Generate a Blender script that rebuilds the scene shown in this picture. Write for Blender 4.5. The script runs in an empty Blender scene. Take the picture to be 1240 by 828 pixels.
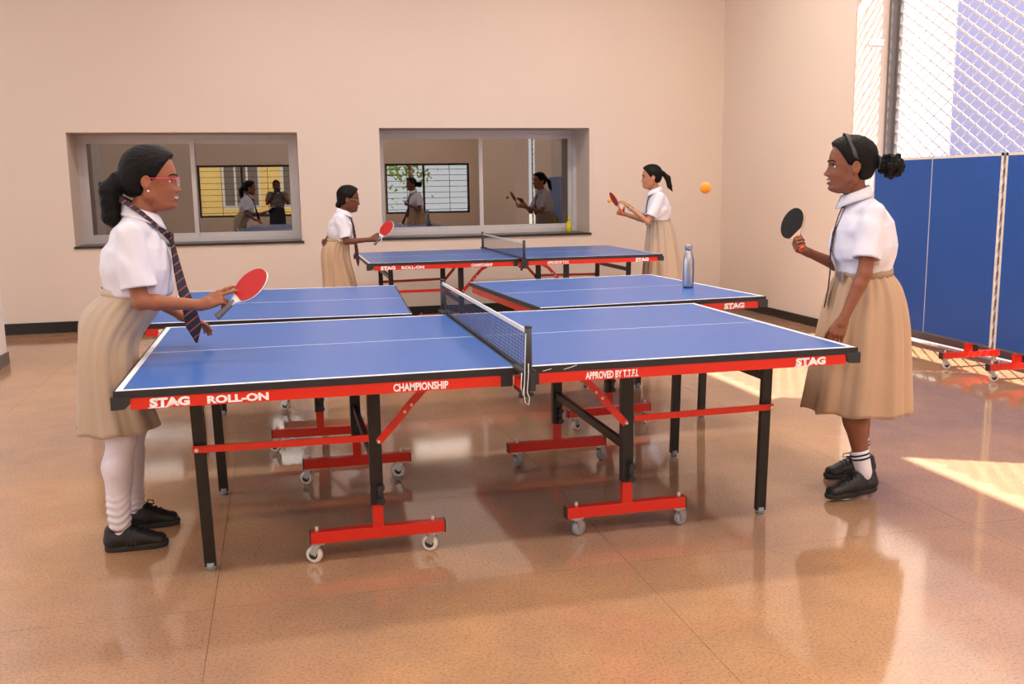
import bpy, bmesh, math, random
import numpy as np
from mathutils import Matrix, Vector

C = bpy.context.scene.collection
SC = bpy.context.scene
PI = math.pi
rnd = random.Random(7)

# ------------------------------------------------------------------ camera
cam_d = bpy.data.cameras.new('camera')
cam = bpy.data.objects.new('camera', cam_d)
C.objects.link(cam)
SC.camera = cam
F_PX, W_PX = 1152.98, 1240.0
cam_d.sensor_width = 36.0
cam_d.lens = 36.0 * F_PX / W_PX
cam_d.clip_start = 0.02
def cam_matrix(pos, pitch, yaw, roll):
    cp, sp, cy, sy = math.cos(pitch), math.sin(pitch), math.cos(yaw), math.sin(yaw)
    fwd = Vector((sy * cp, cy * cp, -sp)); right = Vector((cy, -sy, 0)); up = right.cross(fwd)
    c, s = math.cos(roll), math.sin(roll)
    a = c * right + s * up; b = -s * right + c * up
    m = Matrix((a, b, -fwd)).transposed().to_4x4()
    m.translation = pos
    return m
cam.matrix_world = cam_matrix(Vector((-0.8159, -3.2699, 1.4033)), 0.16175, 0.23658, -0.01456)

# ------------------------------------------------------------------ world, sun, exposure
SC.view_settings.view_transform = 'Standard'
SC.view_settings.look = 'None'
SC.view_settings.gamma = 1.0
SC.view_settings.exposure = 0.12
w = bpy.data.worlds.new('world'); SC.world = w; w.use_nodes = True
wn = w.node_tree.nodes; wl = w.node_tree.links
bg = wn['Background']
bg.inputs['Color'].default_value = (0.88, 0.93, 1.0, 1)
bg.inputs['Strength'].default_value = 2.2
sun_d = bpy.data.lights.new('sun', 'SUN'); sun_d.energy = 19.0; sun_d.angle = 0.015; sun_d.color = (1.0, 0.93, 0.84)
sun = bpy.data.objects.new('sun', sun_d); C.objects.link(sun)
sun.rotation_euler = Vector((-0.69, 0.36, -1.0)).to_track_quat('-Z', 'Y').to_euler()
FILL_POWER = 35.0  # base power of the added fill lamps

# ------------------------------------------------------------------ helpers
def srgb(r, g, b):
    f = lambda c: (c / 255 / 12.92) if c / 255 <= 0.04045 else ((c / 255 + 0.055) / 1.055) ** 2.4
    return (f(r), f(g), f(b), 1)

def mat(name, col, rough=0.5, metal=0.0, var=0.0, vscale=8.0, bump=0.0, bscale=60.0, coat=0.0, spec=0.5, sheen=0.0, stretch=None, emit=None, estr=0.0):
    m = bpy.data.materials.new(name); m.use_nodes = True
    nt = m.node_tree; N = nt.nodes; L = nt.links
    b = N['Principled BSDF']
    c = srgb(*col) if len(col) == 3 else col
    b.inputs['Base Color'].default_value = c
    b.inputs['Roughness'].default_value = rough
    b.inputs['Metallic'].default_value = metal
    b.inputs['Specular IOR Level'].default_value = spec
    b.inputs['Coat Weight'].default_value = coat
    b.inputs['Sheen Weight'].default_value = sheen
    if emit:
        b.inputs['Emission Color'].default_value = srgb(*emit); b.inputs['Emission Strength'].default_value = estr
    tc = N.new('ShaderNodeTexCoord')
    src = tc.outputs['Object']
    if stretch:
        mp = N.new('ShaderNodeMapping'); mp.inputs['Scale'].default_value = stretch
        L.new(src, mp.inputs['Vector']); src = mp.outputs['Vector']
    n = N.new('ShaderNodeTexNoise'); n.inputs['Scale'].default_value = vscale; n.inputs['Detail'].default_value = 4
    L.new(src, n.inputs['Vector'])
    if var:
        r = N.new('ShaderNodeMixRGB'); r.blend_type = 'MIX'
        r.inputs['Color1'].default_value = [max(0, x * (1 - var)) for x in c[:3]] + [1]
        r.inputs['Color2'].default_value = [min(1, x * (1 + var)) for x in c[:3]] + [1]
        L.new(n.outputs['Fac'], r.inputs['Fac']); L.new(r.outputs['Color'], b.inputs['Base Color'])
    if bump:
        n2 = N.new('ShaderNodeTexNoise'); n2.inputs['Scale'].default_value = bscale; n2.inputs['Detail'].default_value = 3
        L.new(src, n2.inputs['Vector'])
        bp = N.new('ShaderNodeBump'); bp.inputs['Strength'].default_value = bump; bp.inputs['Distance'].default_value = 0.01
        L.new(n2.outputs['Fac'], bp.inputs['Height']); L.new(bp.outputs['Normal'], b.inputs['Normal'])
    return m

def obj(name, me, m=None, parent=None, loc=None, rotz=None, smooth=False):
    """links a bmesh or a mesh as one object"""
    if isinstance(me, bmesh.types.BMesh):
        bm = me
        bmesh.ops.recalc_face_normals(bm, faces=bm.faces)
        me = bpy.data.meshes.new(name); bm.to_mesh(me); bm.free()
    o = bpy.data.objects.new(name, me); C.objects.link(o)
    if m is not None and not me.materials: me.materials.append(m)
    if parent is not None: o.parent = parent
    if loc is not None: o.location = loc
    if rotz is not None: o.rotation_euler[2] = rotz
    if smooth:
        me.polygons.foreach_set('use_smooth', [True] * len(me.polygons))
    return o

def tag(o, label=None, cat=None, group=None, kind=None):
    if label: o['label'] = label
    if cat: o['category'] = cat
    if group: o['group'] = group
    if kind: o['kind'] = kind
    return o

def thing(name, label, cat, loc=(0, 0, 0), rotz=0.0, group=None):
    o = bpy.data.objects.new(name, None); o.empty_display_size = 0.1; C.objects.link(o)
    o.location = loc; o.rotation_euler[2] = rotz
    return tag(o, label, cat, group)

def B(bm, x0, x1, y0, y1, z0, z1, bev=0.0):
    x0, x1 = min(x0, x1), max(x0, x1); y0, y1 = min(y0, y1), max(y0, y1); z0, z1 = min(z0, z1), max(z0, z1)
    t = bmesh.new() if bev else bm
    vs = [t.verts.new((x, y, z)) for x in (x0, x1) for y in (y0, y1) for z in (z0, z1)]
    for f in ((0, 1, 3, 2), (4, 6, 7, 5), (0, 4, 5, 1), (2, 3, 7, 6), (0, 2, 6, 4), (1, 5, 7, 3)):
        t.faces.new([vs[i] for i in f])
    if bev:
        bmesh.ops.recalc_face_normals(t, faces=t.faces)
        bmesh.ops.bevel(t, geom=list(t.edges), offset=bev, segments=2, affect='EDGES', profile=0.5)
        merge(bm, t)
    return bm

def merge(bm, t, M=None):
    mp = {}
    for v in t.verts:
        mp[v.index if False else v] = bm.verts.new((M @ v.co) if M else v.co)
    for f in t.faces:
        nf = bm.faces.new([mp[v] for v in f.verts]); nf.smooth = f.smooth
    t.free()

def bx(*a, bev=0.0):
    return B(bmesh.new(), *a, bev=bev)

def frame_from(d):
    d = Vector(d).normalized()
    a = Vector((0, 0, 1)) if abs(d.z) < 0.9 else Vector((1, 0, 0))
    u = a.cross(d).normalized(); v = d.cross(u)
    return d, u, v

def rod(bm, a, b, wd, ht, up=(0, 0, 1)):
    """rectangular bar from a to b, ht along 'up' and wd across"""
    a, b = Vector(a), Vector(b); d = (b - a).normalized(); up = Vector(up)
    s = d.cross(up).normalized(); t = s.cross(d).normalized()
    vs = []
    for p in (a, b):
        for i, j in ((-1, -1), (1, -1), (1, 1), (-1, 1)):
            vs.append(bm.verts.new(p + s * i * wd / 2 + t * j * ht / 2))
    for f in ((0, 1, 2, 3), (7, 6, 5, 4), (0, 4, 5, 1), (1, 5, 6, 2), (2, 6, 7, 3), (3, 7, 4, 0)):
        bm.faces.new([vs[i] for i in f])
    return bm

def cyl(bm, a, b, r0, r1=None, n=16, cap=True, smooth=True):
    r1 = r0 if r1 is None else r1
    a, b = Vector(a), Vector(b); d, u, v = frame_from(b - a)
    A = [bm.verts.new(a + (u * math.cos(2 * PI * i / n) + v * math.sin(2 * PI * i / n)) * r0) for i in range(n)]
    Bv = [bm.verts.new(b + (u * math.cos(2 * PI * i / n) + v * math.sin(2 * PI * i / n)) * r1) for i in range(n)]
    for i in range(n):
        f = bm.faces.new((A[i], A[(i + 1) % n], Bv[(i + 1) % n], Bv[i])); f.smooth = smooth
    if cap:
        bm.faces.new(list(reversed(A))); bm.faces.new(Bv)
    return bm

def tube(bm, pts, r, n=8, closed=False):
    pts = [Vector(p) for p in pts]; rings = []
    N = len(pts); R = r if hasattr(r, '__len__') else [r] * N
    u = None
    for i, p in enumerate(pts):
        if closed: d = pts[(i + 1) % N] - pts[i - 1]
        else: d = pts[min(i + 1, N - 1)] - pts[max(i - 1, 0)]
        d.normalize()
        if u is None: _, u, _v = frame_from(d)
        u = (u - d * u.dot(d)).normalized(); v = d.cross(u)
        rings.append([bm.verts.new(p + (u * math.cos(2 * PI * k / n) + v * math.sin(2 * PI * k / n)) * R[i]) for k in range(n)])
    for i in range(N if closed else N - 1):
        a, b = rings[i], rings[(i + 1) % N]
        for k in range(n):
            f = bm.faces.new((a[k], a[(k + 1) % n], b[(k + 1) % n], b[k])); f.smooth = True
    if not closed:
        bm.faces.new(list(reversed(rings[0]))); bm.faces.new(rings[-1])
    return bm

def lathe(bm, prof, n=32, M=None):
    rings = []
    for r, z in prof:
        ring = []
        for k in range(n):
            p = Vector((r * math.cos(2 * PI * k / n), r * math.sin(2 * PI * k / n), z))
            ring.append(bm.verts.new(M @ p if M else p))
        rings.append(ring)
    for a, b in zip(rings, rings[1:]):
        for k in range(n):
            f = bm.faces.new((a[k], a[(k + 1) % n], b[(k + 1) % n], b[k])); f.smooth = True
    bm.faces.new(list(reversed(rings[0]))); bm.faces.new(rings[-1])
    return bm

def ball(bm, c, r, n=12, sc=(1, 1, 1)):
    M = Matrix.Translation(c) @ Matrix.Diagonal((r * sc[0], r * sc[1], r * sc[2], 1))
    t = bmesh.new(); bmesh.ops.create_uvsphere(t, u_segments=n * 2, v_segments=n, radius=1)
    for f in t.faces: f.smooth = True
    merge(bm, t, M)
    return bm

def text_mesh(name, s, m, parent, x0, x1, z0, z1, y, shear=0.0, bold=0.0, flip=False):
    """raised lettering on a face looking towards -y, fitted to a box"""
    cu = bpy.data.curves.new(name, 'FONT'); cu.body = s; cu.size = 1; cu.extrude = 0.0; cu.offset = bold; cu.shear = shear
    cu.resolution_u = 3
    t = bpy.data.objects.new(name, cu); C.objects.link(t)
    bpy.context.view_layer.update()
    dg = bpy.context.evaluated_depsgraph_get()
    me = bpy.data.meshes.new_from_object(t.evaluated_get(dg))
    bpy.data.objects.remove(t)
    co = np.array([v.co[:] for v in me.vertices])
    mn, mx = co.min(0), co.max(0)
    bm = bmesh.new(); bm.from_mesh(me); bpy.data.meshes.remove(me)
    for v in bm.verts:
        a = (v.co.x - mn[0]) / (mx[0] - mn[0]); b = (v.co.y - mn[1]) / (mx[1] - mn[1])
        v.co = Vector((x0 + (x1 - x0) * a, y, z0 + (z1 - z0) * b))
    me = bpy.data.meshes.new(name); bm.to_mesh(me); bm.free()
    return obj(name, me, m, parent)

# ------------------------------------------------------------------ materials
M = {}
M['wall'] = mat('wall_paint', (228, 209, 193), 0.75, var=0.02, vscale=1.5, bump=0.03, bscale=30)
M['white_wall'] = mat('white_paint', (238, 232, 228), 0.7, var=0.02, vscale=2)
M['ceil'] = mat('ceiling_paint', (240, 234, 228), 0.8)
M['skirting'] = mat('black_skirting', (30, 27, 26), 0.35, var=0.1)
M['slab_side'] = mat('slab_joint', (170, 138, 108), 0.8)
M['alu'] = mat('aluminium_frame', (205, 200, 200), 0.35, metal=0.25, var=0.03)
M['jamb'] = mat('grey_steel', (122, 114, 110), 0.5, metal=0.3, var=0.1, vscale=5)
M['grille'] = mat('grille_wire', (225, 222, 226), 0.35, metal=0.2)
M['ledge'] = mat('dark_granite', (40, 36, 36), 0.3)
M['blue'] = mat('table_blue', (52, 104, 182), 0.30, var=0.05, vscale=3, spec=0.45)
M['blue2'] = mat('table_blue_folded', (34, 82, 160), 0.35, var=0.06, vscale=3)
M['line'] = mat('white_line', (236, 236, 236), 0.5)
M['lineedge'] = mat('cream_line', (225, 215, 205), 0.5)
M['trim'] = mat('black_edge', (38, 38, 42), 0.5, var=0.1)
M['red'] = mat('red_powder_coat', (222, 40, 22), 0.32, var=0.03, coat=0.2)
M['black'] = mat('black_powder_coat', (24, 22, 22), 0.4, var=0.1, bump=0.05, bscale=200)
M['plastic'] = mat('black_plastic', (46, 46, 50), 0.45)
M['letter'] = mat('white_lettering', (250, 248, 248), 0.5)
M['zinc'] = mat('zinc_steel', (190, 188, 185), 0.3, metal=0.85)
M['wheelw'] = mat('white_wheel', (228, 224, 216), 0.4)
M['wheelg'] = mat('grey_wheel', (150, 154, 160), 0.45)
M['hub'] = mat('wheel_hub', (50, 48, 48), 0.4)
M['boltw'] = mat('pale_bolt', (225, 215, 200), 0.35)
M['netmesh'] = mat('net_thread', (44, 50, 74), 0.7)
M['tape'] = mat('net_tape', (225, 222, 220), 0.7)
M['cord'] = mat('white_cord', (225, 225, 225), 0.6)
M['steel'] = mat('brushed_steel', (185, 185, 190), 0.28, metal=0.95, var=0.04, vscale=60, stretch=(1, 1, 0.05))
M['orange'] = mat('orange_ball', (255, 160, 25), 0.4)
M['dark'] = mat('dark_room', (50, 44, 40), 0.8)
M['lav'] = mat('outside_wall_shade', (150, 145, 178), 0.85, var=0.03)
M['ground'] = mat('outside_concrete', (190, 184, 176), 0.85, var=0.08, vscale=1.5)
M['yellowwall'] = mat('yellow_building', (250, 222, 140), 0.8)
M['leaf'] = mat('leaf_green', (125, 155, 60), 0.7, var=0.4, vscale=6)
M['skin_a'] = mat('skin_warm', (158, 98, 68), 0.5, var=0.06, vscale=12, spec=0.35)
M['skin_b'] = mat('skin_deep', (138, 84, 60), 0.5, var=0.06, vscale=12, spec=0.35)
M['skin_c'] = mat('skin_dark', (112, 66, 48), 0.5, var=0.06, vscale=12, spec=0.35)
M['skin_d'] = mat('skin_tan', (190, 132, 98), 0.5, var=0.06, vscale=12, spec=0.35)
M['hair'] = mat('black_hair', (9, 6, 6), 0.55, var=0.3, vscale=40, spec=.2, bump=0.5, bscale=90, stretch=(1, 3.5, 0.6))
M['curl'] = mat('curly_hair', (11, 7, 6), 0.6, var=0.3, vscale=60, spec=.2, bump=0.6, bscale=110)
M['shirt'] = mat('white_cotton', (226, 224, 234), 0.8, bump=0.25, bscale=14, sheen=0.1)
M['khaki'] = mat('khaki_cloth', (190, 168, 146), 0.85, var=0.04, vscale=6, bump=0.15, bscale=30, sheen=0.1)
M['khaki_b'] = mat('khaki_cloth_warm', (192, 160, 130), 0.85, var=0.04, vscale=6, bump=0.15, bscale=30, sheen=0.1)
M['legging'] = mat('white_legging', (226, 218, 226), 0.8, bump=0.3, bscale=25, stretch=(1, 1, 3))
M['sock'] = mat('white_sock', (235, 230, 236), 0.9, bump=0.2, bscale=80)
M['navy'] = mat('navy_band', (22, 26, 72), 0.8)
M['shoe'] = mat('black_shoe', (24, 22, 24), 0.5, var=0.2, vscale=20, bump=0.2, bscale=120)
M['sole'] = mat('shoe_sole', (40, 39, 41), 0.6, var=0.1)
M['stripe'] = mat('shoe_stripe', (12, 11, 12), 0.3)
M['lace'] = mat('shoe_lace', (14, 13, 14), 0.8)
M['eye'] = mat('eye_white', (236, 230, 225), 0.2)
M['iris'] = mat('iris_dark', (30, 16, 12), 0.15)
M['teeth'] = mat('teeth', (245, 240, 232), 0.3)
M['lip'] = mat('lips', (150, 72, 66), 0.45)
M['lipd'] = mat('lips_dark', (118, 58, 52), 0.45)
M['pink'] = mat('pink_plastic', (225, 40, 80), 0.3)
M['gold'] = mat('gold_wire', (205, 160, 70), 0.3, metal=0.8)
M['pearl'] = mat('pearl', (245, 240, 235), 0.2)
M['rubber_red'] = mat('rubber_red', (190, 28, 26), 0.55)
M['rubber_black'] = mat('rubber_black', (20, 18, 20), 0.6, spec=.25)
M['wood'] = mat('paddle_wood', (230, 200, 165), 0.5, var=0.1)
M['handle_o'] = mat('orange_wood_handle', (225, 100, 40), 0.45, var=0.2, vscale=30)
M['handle_g'] = mat('grey_handle', (110, 105, 105), 0.5)
M['belt'] = mat('khaki_belt', (170, 145, 120), 0.7)
M['headband'] = mat('grey_headband', (58, 60, 60), 0.55)
M['bottle_y'] = mat('yellow_bottle', (220, 200, 30), 0.2)
M['dress_dark'] = mat('dark_clothes', (40, 40, 50), 0.85)

def striped_tie():
    m = mat('striped_tie', (22, 20, 44), 0.6)
    N = m.node_tree.nodes; L = m.node_tree.links; b = N['Principled BSDF']
    tc = N['Texture Coordinate']
    mp = N.new('ShaderNodeMapping'); mp.inputs['Rotation'].default_value = (0, math.radians(35), 0); mp.inputs['Scale'].default_value = (1, 1, 1)
    L.new(tc.outputs['Object'], mp.inputs['Vector'])
    wv = N.new('ShaderNodeTexWave'); wv.bands_direction = 'Z'; wv.inputs['Scale'].default_value = 10.5; wv.inputs['Distortion'].default_value = 0
    L.new(mp.outputs['Vector'], wv.inputs['Vector'])
    cr = N.new('ShaderNodeValToRGB'); e = cr.color_ramp.elements
    e[0].position = 0.93; e[0].color = srgb(20, 20, 44); e[1].position = 0.96; e[1].color = srgb(170, 70, 40)
    L.new(wv.outputs['Fac'], cr.inputs['Fac']); L.new(cr.outputs['Color'], b.inputs['Base Color'])
    return m
M['tie'] = striped_tie()

def floor_mat():
    m = bpy.data.materials.new('polished_floor'); m.use_nodes = True
    N = m.node_tree.nodes; L = m.node_tree.links; b = N['Principled BSDF']
    tc = N.new('ShaderNodeTexCoord'); P = tc.outputs['Object']
    def noise(sc, det=4, rough=0.55):
        n = N.new('ShaderNodeTexNoise'); n.inputs['Scale'].default_value = sc; n.inputs['Detail'].default_value = det; n.inputs['Roughness'].default_value = rough
        L.new(P, n.inputs['Vector']); return n.outputs['Fac']
    def ramp(f, stops):
        r = N.new('ShaderNodeValToRGB'); e = r.color_ramp.elements
        e[0].position, e[0].color = stops[0]; e[1].position, e[1].color = stops[-1]
        for p, c in stops[1:-1]:
            x = e.new(p); x.color = c
        L.new(f, r.inputs['Fac']); return r.outputs['Color']
    def mix(a, bb, fac, mode='MIX'):
        r = N.new('ShaderNodeMixRGB'); r.blend_type = mode
        if hasattr(fac, 'links'): L.new(fac, r.inputs['Fac'])
        else: r.inputs['Fac'].default_value = fac
        for k, v in (('Color1', a), ('Color2', bb)):
            if hasattr(v, 'links'): L.new(v, r.inputs[k])
            else: r.inputs[k].default_value = v
        return r.outputs['Color']
    big = ramp(noise(0.55, 3), [(0.35, srgb(172, 136, 112)), (0.5, srgb(182, 142, 110)), (0.62, srgb(192, 149, 110)), (0.72, srgb(192, 134, 106))])
    mid = ramp(noise(2.4, 6, 0.7), [(0.3, (0.72, 0.74, 0.78, 1)), (0.7, (1.18, 1.12, 1.05, 1))])
    col = mix(big, mid, 0.6, 'MULTIPLY')
    fine = ramp(noise(95, 3, 0.75), [(0.36, (0.55, 0.52, 0.5, 1)), (0.5, (1, 1, 1, 1)), (0.68, (1.12, 1.1, 1.05, 1))])
    col = mix(col, fine, 0.6, 'MULTIPLY')
    vo = N.new('ShaderNodeTexVoronoi'); vo.inputs['Scale'].default_value = 75; L.new(P, vo.inputs['Vector'])
    sp = ramp(vo.outputs['Distance'], [(0.10, (1, 1, 1, 1)), (0.20, (0, 0, 0, 1))])
    gate = ramp(noise(38, 2), [(0.50, (0, 0, 0, 1)), (0.62, (1, 1, 1, 1))])
    g = mix(sp, gate, 1.0, 'MULTIPLY')
    bw = N.new('ShaderNodeRGBToBW'); L.new(g, bw.inputs['Color'])
    col = mix(col, srgb(96, 82, 74), bw.outputs['Val'])
    L.new(col, b.inputs['Base Color'])
    rr = N.new('ShaderNodeMapRange'); rr.inputs['To Min'].default_value = 0.035; rr.inputs['To Max'].default_value = 0.13
    L.new(noise(2.2, 4), rr.inputs['Value']); L.new(rr.outputs['Result'], b.inputs['Roughness'])
    b.inputs['Specular IOR Level'].default_value = 0.75
    bp = N.new('ShaderNodeBump'); bp.inputs['Strength'].default_value = 0.02; bp.inputs['Distance'].default_value = 0.01
    L.new(noise(5, 3), bp.inputs['Height']); L.new(bp.outputs['Normal'], b.inputs['Normal'])
    return m
M['floor'] = floor_mat()

def coated_glass():
    m = bpy.data.materials.new('coated_glass'); m.use_nodes = True
    N = m.node_tree.nodes; L = m.node_tree.links
    for n in list(N):
        if n.type != 'OUTPUT_MATERIAL': N.remove(n)
    out = [n for n in N if n.type == 'OUTPUT_MATERIAL'][0]
    g = N.new('ShaderNodeBsdfGlossy'); g.inputs['Roughness'].default_value = 0.0; g.inputs['Color'].default_value = (0.95, 0.93, 0.9, 1)
    t = N.new('ShaderNodeBsdfTransparent'); t.inputs['Color'].default_value = (0.55, 0.5, 0.45, 1)
    mx = N.new('ShaderNodeMixShader'); mx.inputs['Fac'].default_value = 0.2
    L.new(t.outputs[0], mx.inputs[1]); L.new(g.outputs[0], mx.inputs[2]); L.new(mx.outputs[0], out.inputs['Surface'])
    return m
M['glass'] = coated_glass()

# ------------------------------------------------------------------ setting
XL, XR, YB, YF, H = -6.0, 4.255, 7.15, -6.0, 4.3
def struct(name, bm, m, parent=None):
    o = obj(name, bm, m, parent)
    o['kind'] = 'structure'
    return o

# floor: bed plus cast slabs with recessed joints
bm = bmesh.new(); B(bm, XL, 4.9, YF, YB, -0.10, -0.008)
floor = struct('floor', bm, M['slab_side'])
xs = [-6.0, -4.09, -2.595, -1.10, 0.395, 1.885, 3.38, 4.9]
ys = [-6.0, -4.96, -2.51, -0.06, 2.39, 4.84, 7.15]
g = 0.0008
for i in range(len(xs) - 1):
    for j in range(len(ys) - 1):
        o = obj('floor_slab', bx(xs[i] + g, xs[i + 1] - g, ys[j] + g, ys[j + 1] - g, -0.04, 0.0), M['floor'], floor)

struct('ceiling', bx(XL, XR + 0.5, YF, YB + 0.55, H, H + 0.15), M['ceil'])
# back wall with the two deep window recesses
D = 0.55
W1 = (-2.825, -0.584, 0.862, 1.995); W2 = (0.272, 2.625, 0.868, 2.04)
bm = bmesh.new()
B(bm, XL, XR + 0.6, YB, YB + D + 0.1, 2.04, H); B(bm, XL, W2[0], YB, YB + D + 0.1, 1.995, 2.04)
B(bm, W2[1], XR + 0.6, YB, YB + D + 0.1, 0, 2.04); B(bm, W2[0], W2[1], YB, YB + D + 0.1, 0, W2[2])
B(bm, W1[1], W2[0], YB, YB + D + 0.1, 0, 1.995)
B(bm, W1[0], W1[1], YB, YB + D + 0.1, 0, W1[2]); B(bm, XL, W1[0], YB, YB + D + 0.1, 0, 1.995)
struct('wall_back', bm, M['wall'])
# right wall with two shuttered openings
HO = 3.38
bm = bmesh.new()
B(bm, XR, 4.576, 4.55, YB, 0, H); B(bm, XR, 4.576, 1.02, 4.55, HO, H)
B(bm, XR, 4.576, -0.19, 1.02, 0, H); B(bm, XR, 4.576, -1.9, -0.19, HO, H); B(bm, XR, 4.576, YF, -1.9, 0, H)
struct('wall_right', bm, M['wall'])
bm = bmesh.new()
B(bm, XR + 0.004, 4.577, 4.535, 4.549, 0, HO)
struct('trim_1', bm, M['wall'])
# behind the camera: wall with two barred windows
BW = [(-2.69, -0.40), (1.87, 4.05)]; BZ = (0.75, 2.02)
bm = bmesh.new()
B(bm, XL, XR + 0.3, YF - 0.25, YF, BZ[1], H); B(bm, XL, XR + 0.3, YF - 0.25, YF, 0, BZ[0])
for a, b in ((XL, BW[0][0]), (BW[0][1], BW[1][0]), (BW[1][1], XR + 0.3)):
    B(bm, a, b, YF - 0.25, YF, BZ[0], BZ[1])
struct('wall_front', bm, M['wall'])
# left wall: wide opening to daylight
bm = bmesh.new()
B(bm, XL - 0.25, XL, YF, YB, 2.9, H); B(bm, XL - 0.25, XL, YF, YB, 0, 0.6)
for a, b in ((-6.0, -5.0), (-1.6, -0.9), (2.4, 3.1), (6.2, 7.15)):
    B(bm, XL - 0.25, XL, a, b, 0.6, 2.9)
struct('wall_left', bm, M['wall'])
struct('baseboard_back', bx(XL, XR, YB - 0.015, YB, 0, 0.112), M['skirting'])
struct('baseboard_right', bx(XR - 0.015, XR, 4.55, YB - 0.015, 0, 0.085), M['skirting'])
# column at the left border
col = struct('trim_2', bx(-3.60, -3.085, 4.75, 5.37, 0, H), M['white_wall'])
struct('trim_3', bx(-3.612, -3.073, 4.738, 5.382, 0, 0.10), M['jamb'], None)
# dark room beyond the windows
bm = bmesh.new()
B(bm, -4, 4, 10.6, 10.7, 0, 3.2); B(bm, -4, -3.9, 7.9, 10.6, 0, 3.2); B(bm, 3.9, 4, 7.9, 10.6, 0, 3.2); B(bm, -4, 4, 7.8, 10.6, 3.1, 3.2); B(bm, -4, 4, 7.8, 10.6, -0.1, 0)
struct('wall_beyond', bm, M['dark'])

def window(n, W, mull, sash_right_front):
    x0, x1, z0, z1 = W; y = YB + D
    root = bpy.data.objects.new('window_%d' % n, None); C.objects.link(root); root.location = (0, 0, 0); root['kind'] = 'structure'
    t = 0.045
    bm = bmesh.new()
    B(bm, x0, x1, y - 0.06, y + 0.05, z1 - t, z1); B(bm, x0, x1, y - 0.075, y + 0.05, z0, z0 + 0.05)
    B(bm, x0, x0 + t, y - 0.06, y + 0.05, z0 + .05, z1 - t); B(bm, x1 - t, x1, y - 0.06, y + 0.05, z0 + .05, z1 - t)
    obj('window_frame', bm, M['alu'], root)
    for a, b, yy in ((x0 + t, mull + 0.025, y - 0.035), (mull - 0.025, x1 - t, y - 0.002)):
        bm = bmesh.new(); s = 0.045
        B(bm, a, b, yy - 0.015, yy + 0.015, z1 - t - s, z1 - t); B(bm, a, b, yy - 0.015, yy + 0.015, z0 + 0.05, z0 + 0.05 + s)
        B(bm, a, a + s, yy - 0.015, yy + 0.015, z0 + 0.05 + s, z1 - t - s); B(bm, b - s, b, yy - 0.015, yy + 0.015, z0 + 0.05 + s, z1 - t - s)
        so = obj('sash', bm, M['alu'], root)
        obj('pane', bx(a + s, b - s, yy - 0.002, yy + 0.002, z0 + 0.05 + s, z1 - t - s), M['glass'], so)
    obj('window_sill', bx(x0 - 0.01, x1 + 0.02, YB - 0.02, YB + D - 0.075, z0 - 0.018, z0 + 0.004), M['ledge'], root)
window(1, W1, -1.684, True)
window(2, W2, 1.475, False)

# barred windows in the wall behind the camera (seen as reflections)
for k, (a, b) in enumerate(BW):
    root = bpy.data.objects.new('window_%d' % (k + 3), None); C.objects.link(root); root['kind'] = 'structure'
    y = YF - 0.1
    bm = bmesh.new(); t = 0.05
    B(bm, a, b, y - .03, y + .03, BZ[1] - t, BZ[1]); B(bm, a, b, y - .03, y + .03, BZ[0], BZ[0] + t)
    for x in (a + t / 2, (a + b) / 2 - .1, b - t / 2): B(bm, x - t / 2, x + t / 2, y - .03, y + .03, BZ[0] + t, BZ[1] - t)
    obj('window_frame', bm, M['plastic'], root)
    for q in range(8):
        z = BZ[0] + 0.1 + q * 0.145
        obj('window_bar', bx(a, b, y + .04, y + .052, z, z + .012), M['plastic'], root)
    for x in (a + .55, a + 1.65):
        obj('upright_bar', bx(x, x + .012, y + .04, y + .052, BZ[0], BZ[1]), M['plastic'], root)

# grey steel guide of the shutter and the small cover plate on the reveal
struct('trim_4', bx(4.577, 4.70, 4.50, 4.62, 0, HO), M['jamb'])
struct('trim_5', bx(4.577, 4.70, 1.0, 1.07, 0, HO), M['jamb'])
tag(obj('cover_plate', bx(4.38, 4.54, 4.529, 4.535, 2.60, 2.655, bev=0.002), M['white_wall']), 'small pale rectangular cover plate on the white reveal beside the shutter', 'cover plate')

# rolling grilles
def grille(y0, y1, label):
    root = thing('rolling_grille', label, 'grille', (4.655, (y0 + y1) / 2, 0))
    yc = (y0 + y1) / 2; a, b = y0 - yc, y1 - yc
    z0, z1 = 0.30, HO
    py, pz = 0.168, 0.150
    # one family of thin rods, one family of broad links, each its own part
    sl = 0.62
    for fam in (0, 1):
        s = -1 if fam == 0 else 1
        L = (b - a); n = int((L + (z1 - z0) / sl) / py) + 2
        for i in range(n):
            if s > 0: ya = a - (z1 - z0) / sl + i * py
            else: ya = a + i * py
            # line: y = ya + s*(z-z0)/sl
            pts = []
            steps = 24
            zz = [z0 + (z1 - z0) * t / steps for t in range(steps + 1)]
            def yy(z): return ya + s * (z - z0) / sl
            # clip
            za, zb = z0, z1
            if s > 0:
                za = max(z0, z0 + (a - ya) * sl); zb = min(z1, z0 + (b - ya) * sl)
            else:
                zb = min(z1, z0 + (ya - a) * sl); za = max(z0, z0 + (ya - b) * sl)
            if zb - za < 0.03: continue
            bm = bmesh.new()
            if fam == 0:
                rod(bm, (0.0, yy(za), za), (0.0, yy(zb), zb), 0.008, 0.008, up=(1, 0, 0))
            else:
                rod(bm, (0.006, yy(za), za), (0.006, yy(zb), zb), 0.017, 0.006, up=(1, 0, 0))
            obj('grille_rod' if fam == 0 else 'grille_link', bm, M['grille'], root)
    bm = bmesh.new(); B(bm, -0.02, 0.02, a, b, 0.02, 0.30)
    obj('bottom_plate', bm, M['jamb'], root)
    for q in (a, b - .03): obj('side_rail', bx(-0.012, 0.012, q, q + 0.03, 0.30, HO), M['jamb'], root)
grille(1.07, 4.50, 'pale diamond lattice rolling grille rising above the blue upright table halves')
grille(-1.9, -0.19, 'second diamond lattice rolling grille, further towards the camera, seen mirrored in the window')

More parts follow.
